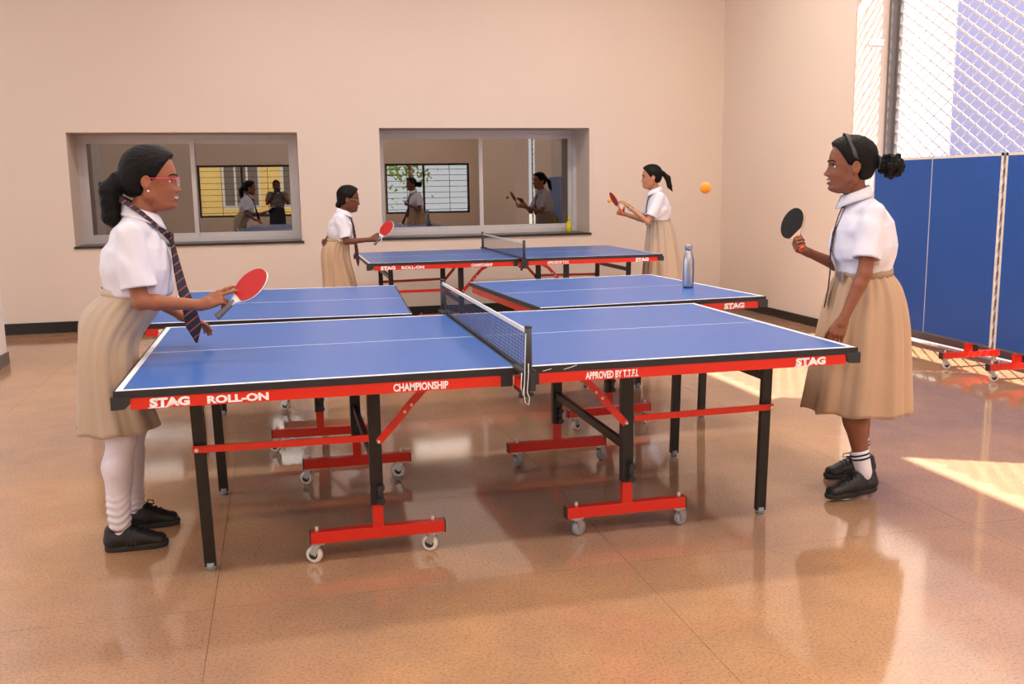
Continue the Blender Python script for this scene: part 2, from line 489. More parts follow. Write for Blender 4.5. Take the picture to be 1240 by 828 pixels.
# outside
struct('ground', bx(4.577, 16, -30, 20, -0.2, -0.02), M['ground'])
struct('ground_rear', bx(-16, 16, -30, YF - 0.25, -0.2, -0.04), M['ground'])
tag(obj('outer_pier', bx(4.74, 5.42, 4.72, 6.2, -0.02, 5.0), M['white_wall']), 'white sunlit outer pier behind the grille at its left edge', 'pier')
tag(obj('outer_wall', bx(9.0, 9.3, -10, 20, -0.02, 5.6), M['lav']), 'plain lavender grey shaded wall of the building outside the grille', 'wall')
t = thing('yellow_building', 'yellow building with white windows mirrored in the left window pane', 'building', (-1.5, -11.0, -0.04))
obj('wall', bx(-3.6, 2.4, -0.3, 0, 0, 4.2), M['yellowwall'], t)
for x in (-2.6, -0.9, 0.8):
    wf = obj('window', bx(x, x + 1.1, 0, 0.04, 0.9, 2.3), M['white_wall'], t)
    for q in range(3): obj('pane', bx(x + .08 + q * .34, x + .36 + q * .34, 0.04, 0.05, 1.0, 2.2), M['jamb'], wf)
t = thing('leafy_tree', 'green leafy tree mirrored in the left pane of the right window', 'tree', (2.6, -8.3, -0.04))
obj('trunk', cyl(bmesh.new(), (0.3, 0, 0), (0.2, 0, 2.4), .09, .05, n=10), M['skin_c'], t)
bm = bmesh.new()
for q in range(260):
    p = Vector((rnd.gauss(0, .42), rnd.gauss(0, .3), 2.1 + rnd.gauss(0, .42)))
    v = [bm.verts.new(p + Vector((rnd.uniform(-.09, .09), rnd.uniform(-.05, .05), rnd.uniform(-.09, .09)))) for _ in range(4)]
    bm.faces.new(v[:3]); bm.faces.new((v[0], v[2], v[3]))
obj('foliage', bm, M['leaf'], t)['kind'] = 'stuff'

# added fill lamps on the unseen ceiling, stronger and warmer to the right
def fill_light(x, y, label, pw, cl):
    t = thing('fill_light', label, 'lamp', (x, y, H), 0, 'added fill lamps')
    obj('housing', bx(-.62, .62, -.12, .12, -.07, 0, bev=.008), M['white_wall'], t)
    obj('diffuser', bx(-.6, .6, -.10, .10, -.078, -.068), FILLM, t)
    ld = bpy.data.lights.new('fill_area', 'AREA'); ld.shape = 'RECTANGLE'; ld.size = 1.2; ld.size_y = 0.25; ld.energy = FILL_POWER * pw; ld.color = cl
    lo = bpy.data.objects.new('fill_area', ld); C.objects.link(lo); lo.parent = t; lo.location = (0, 0, -.085)
FILLM = mat('fill_diffuser', (250, 248, 240), 0.5, emit=(255, 244, 230), estr=3.0)  # glowing face of the added fill lamps
for x, xn, pw, cl in ((-3.6, 'left', .55, (1, .96, .95)), (-0.6, 'middle', 1.0, (1, .97, .95)), (2.4, 'right', 1.45, (1, .95, .89))):
    for y, yn in ((-4.4, 'rear'), (-1.4, 'second'), (1.6, 'third'), (4.6, 'front')):
        fill_light(x, y, 'added white fill lamp on the unseen ceiling, %s row from the camera end, %s column' % (yn, xn), pw, cl)

# ------------------------------------------------------------------ table tennis tables
def caster(parent, x, y, wheel_m, swivel):
    """parented to the base bar: bracket with wheel"""
    bm = bmesh.new()
    B(bm, x - .026, x + .026, y - .018, y + .018, 0.074, 0.080)
    c, s = math.cos(swivel), math.sin(swivel)
    def P(u, v, z): return (x + u * c - v * s, y + u * s + v * c, z)
    for v in (-.016, .016):
        rod(bm, P(-.002, v, .074), P(.014, v, .034), .003, .026, up=P(1, 0, 0)[0:2] + (0,) if False else (c, s, 0))
    cyl(bm, (x, y, .062), (x, y, .076), .016, .018, n=12)
    br = obj('caster_bracket', bm, M['zinc'], parent)
    bm = bmesh.new()
    a = Vector(P(.014, -.012, .032)); b = Vector(P(.014, .012, .032))
    Mx = Matrix.Translation((a + b) / 2) @ (b - a).to_track_quat('Z', 'Y').to_matrix().to_4x4()
    lathe(bm, [(.018, -.012), (.027, -.012), (.0315, -.008), (.032, -.003), (.030, 0), (.032, .003), (.0315, .008), (.027, .012), (.018, .012)], 20, Mx)
    obj('caster_wheel', bm, wheel_m, parent)
    bm = bmesh.new(); lathe(bm, [(.006, -.0165), (.016, -.0135), (.018, -.012), (.018, .012), (.016, .0135), (.006, .0165)], 14, Mx)
    obj('wheel_hub', bm, M['hub'] if wheel_m is M['wheelw'] else M['wheelg'], parent)
    obj('caster_bolt', cyl(bmesh.new(), (x, y, .125), (x, y, .142), .007, .006, n=10), M['boltw'], parent)

def base_unit(root, X, y, wheel_m, sx, swv=0.5):
    """red base bar with casters, red lower post"""
    bar = obj('base_bar', bx(X(.247), X(.763), y - .02, y + .02, .08, .125, bev=.002), M['red'], root)
    for x in (.245, .760): 
        obj('end_cap', bx(X(x), X(x + .005), y - .021, y + .021, .079, .126), M['plastic'], bar)
    for x in (.293, .737): caster(bar, X(x), y, wheel_m, swv if sx > 0 else PI / 2 + 1.1)
    obj('lower_post', bx(X(.485), X(.525), y - .016, y + .016, .125, .27), M['red'], root)

def half_table(root, sx, wheel_m, texts, ox=0.0, lower=True):
    X = lambda x: ox + sx * x
    yn, yf = .27, 1.255
    top = obj('tabletop', bx(X(.014), X(1.362), .008, 1.517, .736, .760, bev=.001), M['blue'], root)
    bm = bmesh.new()
    B(bm, X(.006), X(1.366), .004, .024, .7595, .7606); B(bm, X(.006), X(1.366), 1.501, 1.521, .7595, .7606); B(bm, X(1.346), X(1.366), .024, 1.501, .7595, .7606)
    obj('boundary_line', bm, M['line'], top)
    obj('center_line', bx(X(.014), X(1.346), .7605, .7645, .7599, .7606), M['line'], top)
    bm = bmesh.new()
    B(bm, X(.004), X(1.372), -.002, .008, .735, .7600); B(bm, X(.004), X(1.372), 1.517, 1.527, .735, .7600)
    B(bm, X(1.362), X(1.373), .008, 1.517, .735, .7600); B(bm, X(.004), X(.014), .008, 1.517, .735, .7600)
    obj('edge_trim', bm, M['trim'], root)
    for y0, y1 in ((.0, .022), (1.503, 1.525)):
        ap = obj('apron', bx(X(.070), X(1.322), y0, y1, .696, .735), M['red'], root)
        if y0 == 0 and texts:
            for (s, x0, x1, z0, z1, shear, bold) in texts:
                if s == 'STAG':
                    aa, bb = sorted((X(x0), X(x1))); st = bmesh.new()
                    rod(st, (aa - .004, -.0022, z0 - .001), (aa + (bb - aa) * .45, -.0022, z0 - .001), .0008, .003)
                    for q in (.40, .46, .52): rod(st, (aa + (bb - aa) * q, -.0019, z0 + .002), (aa + (bb - aa) * (q + .22), -.0019, z0 + .017), .0008, .0022)
                    obj('logo_streak', st, M['letter'], ap)
                a, b = sorted((X(x0), X(x1)))
                o = text_mesh('lettering', s, M['letter'], ap, a, b, z0, z1, -.0012, shear, bold)
        for xa, xb, nm in ((.030, .071, 'inner_cap'), (1.318, 1.382, 'corner_cap')):
            bm = bmesh.new()
            if nm == 'inner_cap': B(bm, X(xa), X(xb), y0 - .003, y1 + .003, .694, .7345)
            else:
                pts = [(1.318, .7385), (1.326, .712), (1.340, .699), (1.382, .6975), (1.382, .741), (1.318, .741)]
                ya, yb = (y0 - .006, y1 + .03) if y0 == 0 else (y0 - .03, y1 + .006)
                A = [bm.verts.new((X(p), ya, z)) for p, z in pts]; Bb = [bm.verts.new((X(p), yb, z)) for p, z in pts]
                bm.faces.new(A); bm.faces.new(list(reversed(Bb)))
                for i in range(len(pts)): bm.faces.new((A[i], A[(i + 1) % 6], Bb[(i + 1) % 6], Bb[i]))
            obj(nm, bm, M['plastic'], root)
    obj('end_rail', bx(X(1.30), X(1.322), .022, 1.503, .698, .735), M['red'], root)
    obj('inner_rail', bx(X(.020), X(.040), .024, 1.501, .690, .735), M['red'], root)
    if not lower: return
    for y in (.3, 1.225):
        bm = rod(bmesh.new(), (X(1.147), y, .71), (X(1.131), y, .018), .042, .025, up=(0, 1, 0))
        lg = obj('end_leg', bm, M['black'], root)
        obj('foot_pad', cyl(bmesh.new(), (X(1.131), y, 0), (X(1.131), y, .03), .017, .019, n=12), M['wheelg'], lg)
    obj('leg_crossbar', rod(bmesh.new(), (X(1.143), .312, .60), (X(1.143), 1.213, .60), .022, .035), M['black'], root)
    for y in (.26, 1.265):
        po = obj('post', bx(X(.482), X(.530), y - .02, y + .02, .212, .70, bev=.002), M['black'], root)
        bm = bmesh.new()
        for z in (.283, .231):
            cyl(bm, (X(.505) + .012, y - .02, z), (X(.505) + .012, y - .045, z), .017, .014, n=10, smooth=False)
        B(bm, X(.505) + .002, X(.505) + .022, y - .03, y - .02, .235, .28)
        obj('height_knob', bm, M['plastic'], po)
        base_unit(root, X, y, wheel_m, sx)
    obj('post_crossbar', rod(bmesh.new(), (X(.505), .28, .36), (X(.505), 1.245, .36), .022, .035), M['black'], root)
    for y, yb in ((.238, -1), (1.287, 1)):
        br = obj('side_brace', rod(bmesh.new(), (X(.53), y + .004 * yb, .479), (X(1.165), y + .05 * yb * -1 * 0 + .035 * (1 if yb < 0 else -1), .474), .006, .026), M['red'], root)
        obj('bolt', cyl(bmesh.new(), (X(1.150), y + .028 * (1 if yb < 0 else -1), .474), (X(1.150), y + .0285 * (1 if yb < 0 else -1) + .012 * yb, .474), .007, n=10), M['boltw'], br)
        bm = bmesh.new()
        yy = y - .001 * 0
        rod(bm, (X(.494), yy, .458), (X(.386), yy, .578), .006, .028, up=(0, 0, 1))
        rod(bm, (X(.400), yy + .006 * yb, .568), (X(.318), yy + .006 * yb, .655), .006, .028, up=(0, 0, 1))
        rod(bm, (X(.318), yy + .006 * yb, .655), (X(.20), yy + .006 * yb, .72), .006, .028, up=(0, 0, 1))
        dg = obj('folding_strut', bm, M['red'], root)
        for (x, z) in ((.494, .463), (.392, .572), (.366, .597)):
            obj('bolt', cyl(bmesh.new(), (X(x), yy, z), (X(x), yy + .014 * yb, z), .006, n=10), M['boltw'], dg)

TL = [('STAG', 1.262, 1.135, .700, .731, 0.0, .06), ('ROLL-ON', 1.080, .880, .7, .7275, 0, .05), ('CHAMPIONSHIP', .457, .262, .7, .7285, 0, .034)]
TR = [('APPROVED BY T.T.F.I.', .248, .454, .7, .7285, 0, .036), ('STAG', 1.103, 1.232, .700, .731, 0.0, .06)]

tA = thing('table_tennis_table', 'nearest blue table tennis table with red aprons, between the two large girls', 'table', (0, 0, 0))
half_table(tA, -1, M['wheelw'], TL); half_table(tA, 1, M['wheelg'], TR)
bm = bmesh.new()
for (x0, x1, z0, z1) in ((.085, .118, .742, .749), (.165, .200, .744, .752), (.195, .215, .752, .757)):
    rod(bm, (x0, -.0026, z0), (x1, -.0026, z1), .0012, .0022)
obj('tape_scrap', bm, M['line'], tA)
tB1 = thing('table_tennis_half', 'separate left half of the middle table, behind the near girl with red paddle', 'table', (-.165, 1.60, 0), math.radians(-3.5), 'middle row table halves')
half_table(tB1, -1, M['wheelw'], TL)
tB2 = thing('table_tennis_half', 'separate right half of the middle table with the steel bottle on it', 'table', (.517, 1.60, 0), math.radians(3.5), 'middle row table halves')
half_table(tB2, 1, M['wheelw'], TR)
tC = thing('table_tennis_table', 'farthest blue table tennis table with its net up, before the back wall', 'table', (1.29, 5.08, 0))
half_table(tC, -1, M['wheelw'], TL); half_table(tC, 1, M['wheelw'], TR)

def net(root_loc, label, nx=100):
    t = thing('table_tennis_net', label, 'net', root_loc)
    y0, y1 = -.125, 1.65; zb, zt = .772, .905
    ys_, yb_ = -.10, 1.625
    for y in (-.125, 1.65):
        po = obj('net_post', cyl(bmesh.new(), (0, y, .70), (0, y, .925), .013, .012, n=14), M['plastic'], t)
        ball_bm = ball(bmesh.new(), (0, y, .925), .014, 6, (1, 1, .5)); obj('post_cap', ball_bm, M['plastic'], po)
        s = 1 if y < 0 else -1
        bm = bmesh.new()
        B(bm, -.025, .025, y - .01 * s, y + .14 * s, .7612, .771)
        B(bm, -.022, .022, y - .012 * s, y + .012 * s, .70, .771); B(bm, -.018, .018, y, y + .15 * s, .680, .692)
        cyl(bm, (0, y + .1 * s, .655), (0, y + .1 * s, .684), .012, .010, n=8)
        obj('clamp', bm, M['plastic'], t)
        if y < 0:
            bm = bmesh.new(); B(bm, -.024, -.004, y + .02, y + .115, .700, .730); obj('clamp_block', bm, M['red'], t)
    bm = bmesh.new()
    n = nx
    for i in range(n + 1):
        y = ys_ + (yb_ - ys_) * i / n
        B(bm, -.0007, .0007, y - .0004, y + .0004, zb, zt)
    for k in range(11):
        z = zb + (zt - zb) * k / 10
        B(bm, -.0007, .0007, ys_, yb_, z - .0006, z + .0006)
    obj('net_mesh', bm, M['netmesh'], t)['kind'] = 'stuff'
    obj('net_tape', bx(-.003, .003, y0 + .01, y1 - .01, .900, .915), M['tape'], t)
    obj('bottom_tape', bx(-.003, .003, ys_, yb_, zb - .003, zb + .002), M['netmesh'], t)
    return t
nA = net((0, 0, 0), 'long net clamped across the nearest table, white top tape and dangling cord')
bm = bmesh.new()
tube(bm, [(-.012, -.14, .905), (-.018, -.148, .82), (-.02, -.15, .76), (-.024, -.15, .70), (-.02, -.15, .665), (-.008, -.15, .655), (-.004, -.15, .68), (-.012, -.148, .70), (-.006, -.146, .76), (-.004, -.14, .80)], .0016, 6)
tube(bm, [(-.03, -.148, .77), (-.034, -.15, .72), (-.028, -.15, .69), (-.022, -.15, .73)], .0015, 6)
obj('net_cord', bm, M['cord'], nA)
net((1.29, 5.08, 0), 'small distant net clamped across the farthest table by the wall', 70)

# folded halves standing upright along the shutter
def upright_half(yc, label):
    t = thing('folded_table_half', label, 'table', (4.2, yc, 0), 0, 'upright folded table halves')
    w2 = .7625; z0, z1 = .185, 1.59
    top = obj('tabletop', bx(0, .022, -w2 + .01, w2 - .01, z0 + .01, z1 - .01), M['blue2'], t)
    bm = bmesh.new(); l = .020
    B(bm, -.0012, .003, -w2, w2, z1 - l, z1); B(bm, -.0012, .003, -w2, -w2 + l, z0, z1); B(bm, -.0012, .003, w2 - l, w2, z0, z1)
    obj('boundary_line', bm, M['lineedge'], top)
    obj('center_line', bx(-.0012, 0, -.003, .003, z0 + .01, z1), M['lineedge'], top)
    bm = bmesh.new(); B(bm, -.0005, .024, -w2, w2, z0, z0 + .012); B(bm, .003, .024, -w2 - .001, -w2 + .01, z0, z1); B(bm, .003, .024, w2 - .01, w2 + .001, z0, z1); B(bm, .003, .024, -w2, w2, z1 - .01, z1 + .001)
    obj('edge_trim', bm, M['jamb'], t)
    bm = bmesh.new(); B(bm, .024, .062, -w2 + .02, -w2 + .045, z0 + .03, z1 - .03); B(bm, .024, .062, w2 - .045, w2 - .02, z0 + .03, z1 - .03); B(bm, .024, .062, -w2 + .02, w2 - .02, z0 + .03, z0 + .06)
    obj('apron', bm, M['red'], t)
    for y in (-.53, .53):
        bar = obj('base_bar', bx(-.235, .265, y - .02, y + .02, .08, .125, bev=.002), M['red'], t)
        obj('end_cap', bx(-.24, -.233, y - .021, y + .021, .079, .126), M['plastic'], bar)
        for x in (-.20, .23): caster(bar, x, y, M['wheelw'], -.4)
        obj('lower_post', bx(-.028, .03, y - .016, y + .016, .125, .30 if False else .186), M['red'], t)
        obj('upper_post', bx(.03, .07, y - .02, y + .02, .125, 1.0), M['black'], t)
    obj('leg_crossbar', bx(.03, .06, -.51, .51, .5, .535), M['black'], t)
upright_half(3.345, 'blue half table folded upright, fully in view behind the right-hand near girl')
upright_half(1.793, 'blue half table folded upright, cut off by the right border')

# ------------------------------------------------------------------ small things
def steel_bottle(loc):
    t = thing('steel_bottle', 'brushed steel water bottle standing on the middle right table half', 'bottle', loc)
    obj('body', lathe(bmesh.new(), [(.030, 0.004), (.034, .008), (.035, .016), (.035, .155), (.033, .175), (.026, .205), (.0205, .222), (.019, .235)], 36), M['steel'], t)
    obj('base_ring', lathe(bmesh.new(), [(.028, 0), (.032, .002), (.0325, .006)], 30), M['navy'], t)
    obj('cap', lathe(bmesh.new(), [(.020, .234), (.0225, .238), (.0225, .262), (.0215, .268), (.018, .270)], 30), M['steel'], t)
steel_bottle((1.665, 2.27, .7606))
t = thing('spray_bottle', 'small yellow bottle on the sill at the right end of the right window', 'bottle', (2.47, 7.45, .872))
obj('body', lathe(bmesh.new(), [(.03, 0), (.034, .005), (.034, .09), (.026, .11), (.014, .125)], 20), M['bottle_y'], t)
obj('cap', lathe(bmesh.new(), [(.013, .125), (.013, .15), (.009, .165), (.007, .19)], 14), M['bottle_y'], t)
def tt_ball(loc, label, r=.02):
    o = obj('table_tennis_ball', ball(bmesh.new(), (0, 0, 0), r, 14), M['orange'], None, loc)
    tag(o, label, 'ball')
tt_ball((0.712, 0.0, 1.388), 'orange ball in the air beside the room corner, in front of the wall', .0205)
tt_ball((2.305, 5.57, 1.254), 'tiny orange ball just in front of the far girl with the wristwatch', .02)
# ------------------------------------------------------------------ distance-field modelling for the figures
def V3(p): return np.array(p, dtype=np.float64)
def nrm(v): v = V3(v); return v / np.linalg.norm(v)

class Field:
    """signed distance grid with smooth unions; surface taken by surface nets"""
    def __init__(s, lo, hi, h):
        s.h = h; s.lo = V3(lo); n = np.ceil((V3(hi) - s.lo) / h).astype(int) + 1
        s.n = n; s.f = np.full(n, 0.2, np.float32)
    def box(s, lo, hi):
        a = np.clip(np.floor((V3(lo) - s.lo) / s.h).astype(int), 0, s.n); b = np.clip(np.ceil((V3(hi) - s.lo) / s.h).astype(int) + 1, 0, s.n)
        if np.any(b <= a): return None
        sl = tuple(slice(i, j) for i, j in zip(a, b))
        ax = [(s.lo[k] + s.h * np.arange(a[k], b[k])).astype(np.float32) for k in range(3)]
        return sl, ax[0][:, None, None], ax[1][None, :, None], ax[2][None, None, :]
    def comb(s, sl, d, k, mode):
        f = s.f[sl]
        if mode == 'sub': d = -d
        if mode == 'add':
            if k > 0:
                hh = np.clip(0.5 + 0.5 * (f - d) / k, 0, 1); s.f[sl] = f * (1 - hh) + d * hh - k * hh * (1 - hh)
            else: s.f[sl] = np.minimum(f, d)
        else:
            if k > 0:
                hh = np.clip(0.5 - 0.5 * (f - d) / k, 0, 1); s.f[sl] = f * (1 - hh) + d * hh + k * hh * (1 - hh)
            else: s.f[sl] = np.maximum(f, d)
    def cap(s, a, b, ra, rb, k=.01, es=1.0, mode='add', pad=None, disp=None, cut=None):
        a, b = V3(a), V3(b); r = max(ra, rb); pad = (k + 2.5 * s.h if pad is None else pad) + r * max(es, 1)
        q = s.box(np.minimum(a, b) - pad, np.maximum(a, b) + pad)
        if q is None: return
        sl, x, y, z = q
        A = a.copy(); Bb = b.copy(); A[1] /= es; Bb[1] /= es
        ba = Bb - A; L = max(ba @ ba, 1e-9)
        yy = y / es
        t = np.clip(((x - A[0]) * ba[0] + (yy - A[1]) * ba[1] + (z - A[2]) * ba[2]) / L, 0, 1)
        d = np.sqrt((x - A[0] - t * ba[0]) ** 2 + (yy - A[1] - t * ba[1]) ** 2 + (z - A[2] - t * ba[2]) ** 2) - (ra + (rb - ra) * t)
        if disp is not None: d = d + disp(x, y, z)
        if cut is not None: d = cut(x, y, z, d)
        s.comb(sl, d.astype(np.float32), k, mode)
    def ell(s, c, r, k=.01, R=None, mode='add', disp=None):
        c, r = V3(c), V3(r); m = r.max() + k + 2.5 * s.h
        q = s.box(c - m, c + m)
        if q is None: return
        sl, x, y, z = q; x = x - c[0]; y = y - c[1]; z = z - c[2]
        if R is not None:
            R = np.array(R); X, Y, Z = [R[0, i] * x + R[1, i] * y + R[2, i] * z for i in range(3)]
        else: X, Y, Z = x, y, z
        k0 = np.sqrt((X / r[0]) ** 2 + (Y / r[1]) ** 2 + (Z / r[2]) ** 2)
        k1 = np.sqrt((X / r[0] ** 2) ** 2 + (Y / r[1] ** 2) ** 2 + (Z / r[2] ** 2) ** 2) + 1e-6
        d = k0 * (k0 - 1) / k1
        if disp is not None: d = d + disp(x + c[0], y + c[1], z + c[2])
        s.comb(sl, d.astype(np.float32), k, mode)
    def func(s, lo, hi, fn, k=0, mode='inter'):
        q = s.box(lo, hi)
        if q is None: return
        sl, x, y, z = q; d = fn(x, y, z) + 0 * (x + y + z)
        if mode == 'inter': s.comb(sl, -d.astype(np.float32), k, 'sub')
        else: s.comb(sl, d.astype(np.float32), k, mode)
    def mesh(s, name):
        f = s.f; f[0] = f[-1] = .1; f[:, 0] = f[:, -1] = .1; f[:, :, 0] = f[:, :, -1] = .1
        neg = f < 0
        nx, ny, nz = f.shape
        cnt = np.zeros((nx - 1, ny - 1, nz - 1), np.int8)
        for i in (0, 1):
            for j in (0, 1):
                for k in (0, 1): cnt += neg[i:nx - 1 + i, j:ny - 1 + j, k:nz - 1 + k]
        act = np.argwhere((cnt > 0) & (cnt < 8))
        idx = np.full(cnt.shape, -1, np.int32); idx[act[:, 0], act[:, 1], act[:, 2]] = np.arange(len(act))
        cor = [(i, j, k) for i in (0, 1) for j in (0, 1) for k in (0, 1)]
        val = np.stack([f[act[:, 0] + i, act[:, 1] + j, act[:, 2] + k] for i, j, k in cor], 1)
        acc = np.zeros((len(act), 3)); num = np.zeros(len(act))
        for p in range(8):
            for q in range(p + 1, 8):
                dv = np.array(cor[q]) - np.array(cor[p])
                if abs(dv).sum() != 1: continue
                a, b = val[:, p], val[:, q]; m = (a < 0) != (b < 0)
                t = a[m] / (a[m] - b[m])
                acc[m] += np.array(cor[p]) + t[:, None] * dv; num[m] += 1
        pos = s.lo + s.h * (act + acc / num[:, None])
        quads = []
        for ax in range(3):
            o = [i for i in range(3) if i != ax]
            n0 = [slice(None)] * 3; n1 = [slice(None)] * 3; n0[ax] = slice(0, -1); n1[ax] = slice(1, None)
            A, Bn = neg[tuple(n0)], neg[tuple(n1)]
            e = np.argwhere(A != Bn); e = e[(e[:, o[0]] > 0) & (e[:, o[1]] > 0)]
            d0 = np.zeros(3, int); d0[o[0]] = 1; d1 = np.zeros(3, int); d1[o[1]] = 1
            g = lambda m: idx[m[:, 0], m[:, 1], m[:, 2]]
            qd = np.stack([g(e - d0 - d1), g(e - d1), g(e), g(e - d0)], 1)
            ins = A[e[:, 0], e[:, 1], e[:, 2]]
            fl = ins if ax != 1 else ~ins
            qd[~fl] = qd[~fl][:, ::-1]
            quads.append(qd)
        Q = np.concatenate(quads); Q = Q[(Q >= 0).all(1)]
        me = bpy.data.meshes.new(name)
        me.vertices.add(len(pos)); me.vertices.foreach_set('co', pos.astype(np.float32).ravel())
        me.loops.add(len(Q) * 4); me.loops.foreach_set('vertex_index', Q.astype(np.int32).ravel())
        me.polygons.add(len(Q)); me.polygons.foreach_set('loop_start', np.arange(0, len(Q) * 4, 4, dtype=np.int32))
        me.polygons.foreach_set('loop_total', np.full(len(Q), 4, np.int32))
        me.update(calc_edges=True); me.validate()
        me.polygons.foreach_set('use_smooth', np.ones(len(Q), bool))
        return me

class Frame:
    """local frame (forward, left, up) with an origin and a scale"""
    def __init__(s, o, pitch=0, yaw=0, sc=1.0, roll=0):
        s.o = V3(o); s.sc = sc
        R = Matrix.Rotation(yaw, 3, 'Z') @ Matrix.Rotation(pitch, 3, 'Y') @ Matrix.Rotation(roll, 3, 'X')
        s.R = np.array(R)
    def p(s, *q): return s.o + s.R @ (V3(q) * s.sc)
    def v(s, *q): return s.R @ V3(q)

PU = [-.125, -.114, -.108, -.100, -.092, -.082, -.072, -.050, -.035, -.020, -.006, .008, .020, .040, .060, .080, .096, .110]
PF = [.030, .052, .070, .0800, .0835, .0812, .0825, .0835, .0815, .0800, .0825, .0868, .0865, .0840, .078, .066, .048, .020]
NU = [-.052, -.047, -.043, -.039, -.034, -.028, -.020, -.010, 0, .010]
NA = [.0, .002, .010, .0215, .0255, .0230, .0170, .0100, .004, .0]
def head(F, fr, smile=True):
    c = fr.sc; P = fr.p; R = fr.R; o = fr.o
    def E(ce, r, k_=.012, mode='add', Rx=None): F.ell(P(*ce), V3(r) * c, k_ * c, R if Rx is None else Rx, mode)
    def K(a, b, ra, rb, k_=.012, mode='add'): F.cap(P(*a), P(*b), ra * c, rb * c, k_ * c, mode=mode)
    E((-.012, 0, .036), (.090, .072, .078))
    E((.018, 0, -.012), (.052, .060, .080), .02)
    for s in (-1, 1):
        K((-.006, s * .050, -.058), (.048, s * .018, -.094), .016, .015, .02)
        K((-.006, s * .054, -.055), (-.006, s * .060, -.012), .016, .015, .02)
    def fn(x, y, z):
        dx, dy, dz = x - o[0], y - o[1], z - o[2]
        f, s, u = [(R[0, i] * dx + R[1, i] * dy + R[2, i] * dz) / c for i in range(3)]
        u1 = u.ravel() if u.size < 2 else u
        pf = np.interp(u, PU, PF); na = np.interp(u, NU, NA); nw = np.interp(u, [-.04, -.03, 0], [.0115, .0095, .0065])
        a = np.abs(s); q = (a / .060) ** 2
        wd = np.interp(u, [-.115, -.10, -.06, 0, .06, .1], [.030, .040, .054, .064, .062, .05])
        q = (a / wd) ** 2
        F_ = pf - .030 * q - .034 * q * q
        F_ = F_ + na * np.exp(-(s / nw) ** 2) + .0085 * np.exp(-((a - .0115) / .0058) ** 2 - ((u + .0375) / .0065) ** 2)
        F_ = F_ + .0085 * np.exp(-(s / .020) ** 2 - ((u + .0560) / .0042) ** 2) + .0080 * np.exp(-(s / .017) ** 2 - ((u + .0700) / .0052) ** 2)
        F_ = F_ + .0045 * np.exp(-(s / .016) ** 2 - ((u + .096) / .010) ** 2)
        ch = .0085 if smile else .0045
        F_ = F_ + ch * np.exp(-((a - .036) / .015) ** 2 - ((u + .034) / .014) ** 2)
        F_ = F_ - .0085 * np.exp(-((a - .029) / .015) ** 2 - ((u + .001) / .0105) ** 2) + .003 * np.exp(-((a - .028) / .016) ** 2 - ((u - .016) / .006) ** 2)
        d = (f - F_) * .75
        d = np.maximum(d, a - wd); d = np.maximum(d, u - .105); d = np.maximum(d, -.116 - u); d = np.maximum(d, .0 - f)
        return d * c
    F.func(o - .17 * c, o + .17 * c, fn, .010 * c, 'add')
    for s in (-1, 1):
        Re = fr.R @ np.array(Matrix.Rotation(s * .35, 3, 'Z')) @ np.array(Matrix.Rotation(-.2, 3, 'Y'))
        E((-.014, s * .077, -.008), (.020, .009, .031), .005, 'add', Re)
        E((-.010, s * .087, -.004), (.010, .006, .018), .003, 'sub', Re)
        E((-.008, s * .070, -.036), (.008, .005, .008), .004)

def finger(F, base, fd, nd, seg, r, curls, k=.0035):
    p = V3(base); ang = 0; fd = nrm(fd); nd = nrm(nd); rr = r
    tips = []
    for L, cu in zip(seg, curls):
        ang += cu
        d = fd * math.cos(ang) + nd * math.sin(ang)
        q = p + d * L
        F.cap(p, q, rr, rr * .9, k); p = q; rr *= .91
        tips.append(p)
    return p

def hand(F, W, Fd, Nd, side, curls, sc=.95, thumb=(.75, .75, .15), tcurl=(.15, .25), spread=.06):
    """side=+1 right hand, -1 left hand; returns grip centre"""
    Fd = nrm(Fd); Nd = V3(Nd); Nd = nrm(Nd - Fd * (Nd @ Fd)); T = np.cross(Fd, Nd) * side
    W = V3(W)
    offs = (.026, .0087, -.0087, -.0245); Ls = (.068, .074, .069, .054)
    ks = []
    F.cap(W - Fd * .01, W + Fd * .025 * sc, .0195, .021, .01)
    for o, up in zip(offs, (-.001, .0, -.001, -.004)):
        kn = W + (Fd * (.078 + up * 1.5) + T * o) * sc
        F.cap(W + (Fd * .012 + T * o * .55) * sc, kn, .0125 * sc, .0098 * sc, .007); ks.append(kn)
    F.cap(W + (Fd * .02 + T * .012 + Nd * .006) * sc, W + (Fd * .05 + T * .026 + Nd * .006) * sc, .012 * sc, .011 * sc, .008)
    F.cap(W + (Fd * .02 - T * .014 + Nd * .005) * sc, W + (Fd * .055 - T * .018 + Nd * .004) * sc, .012 * sc, .010 * sc, .008)
    for i, (kn, o, L) in enumerate(zip(ks, offs, Ls)):
        fd = nrm(Fd + T * o / .026 * spread)
        finger(F, kn, fd, Nd, [L * sc * q for q in (.46, .30, .24)], (.0082, .0084, .0080, .0072)[i] * sc, curls[i])
    b = W + (Fd * .022 + T * .020 + Nd * .006) * sc
    td = nrm(Fd * thumb[0] + T * thumb[1] + Nd * thumb[2])
    p = b + td * .040 * sc; F.cap(b, p, .0125 * sc, .0105 * sc, .006)
    nd2 = nrm(Nd * .6 + Fd * .5 - T * .3); nd2 = nrm(nd2 - td * (nd2 @ td))
    finger(F, p, td, nd2, (.030 * sc, .024 * sc), .0098 * sc, tcurl)
    return W + (Fd * .066 + Nd * .024) * sc, T

REL = ((.25, .35, .25),) * 4
GRIP = ((1.15, 1.25, .7),) * 4

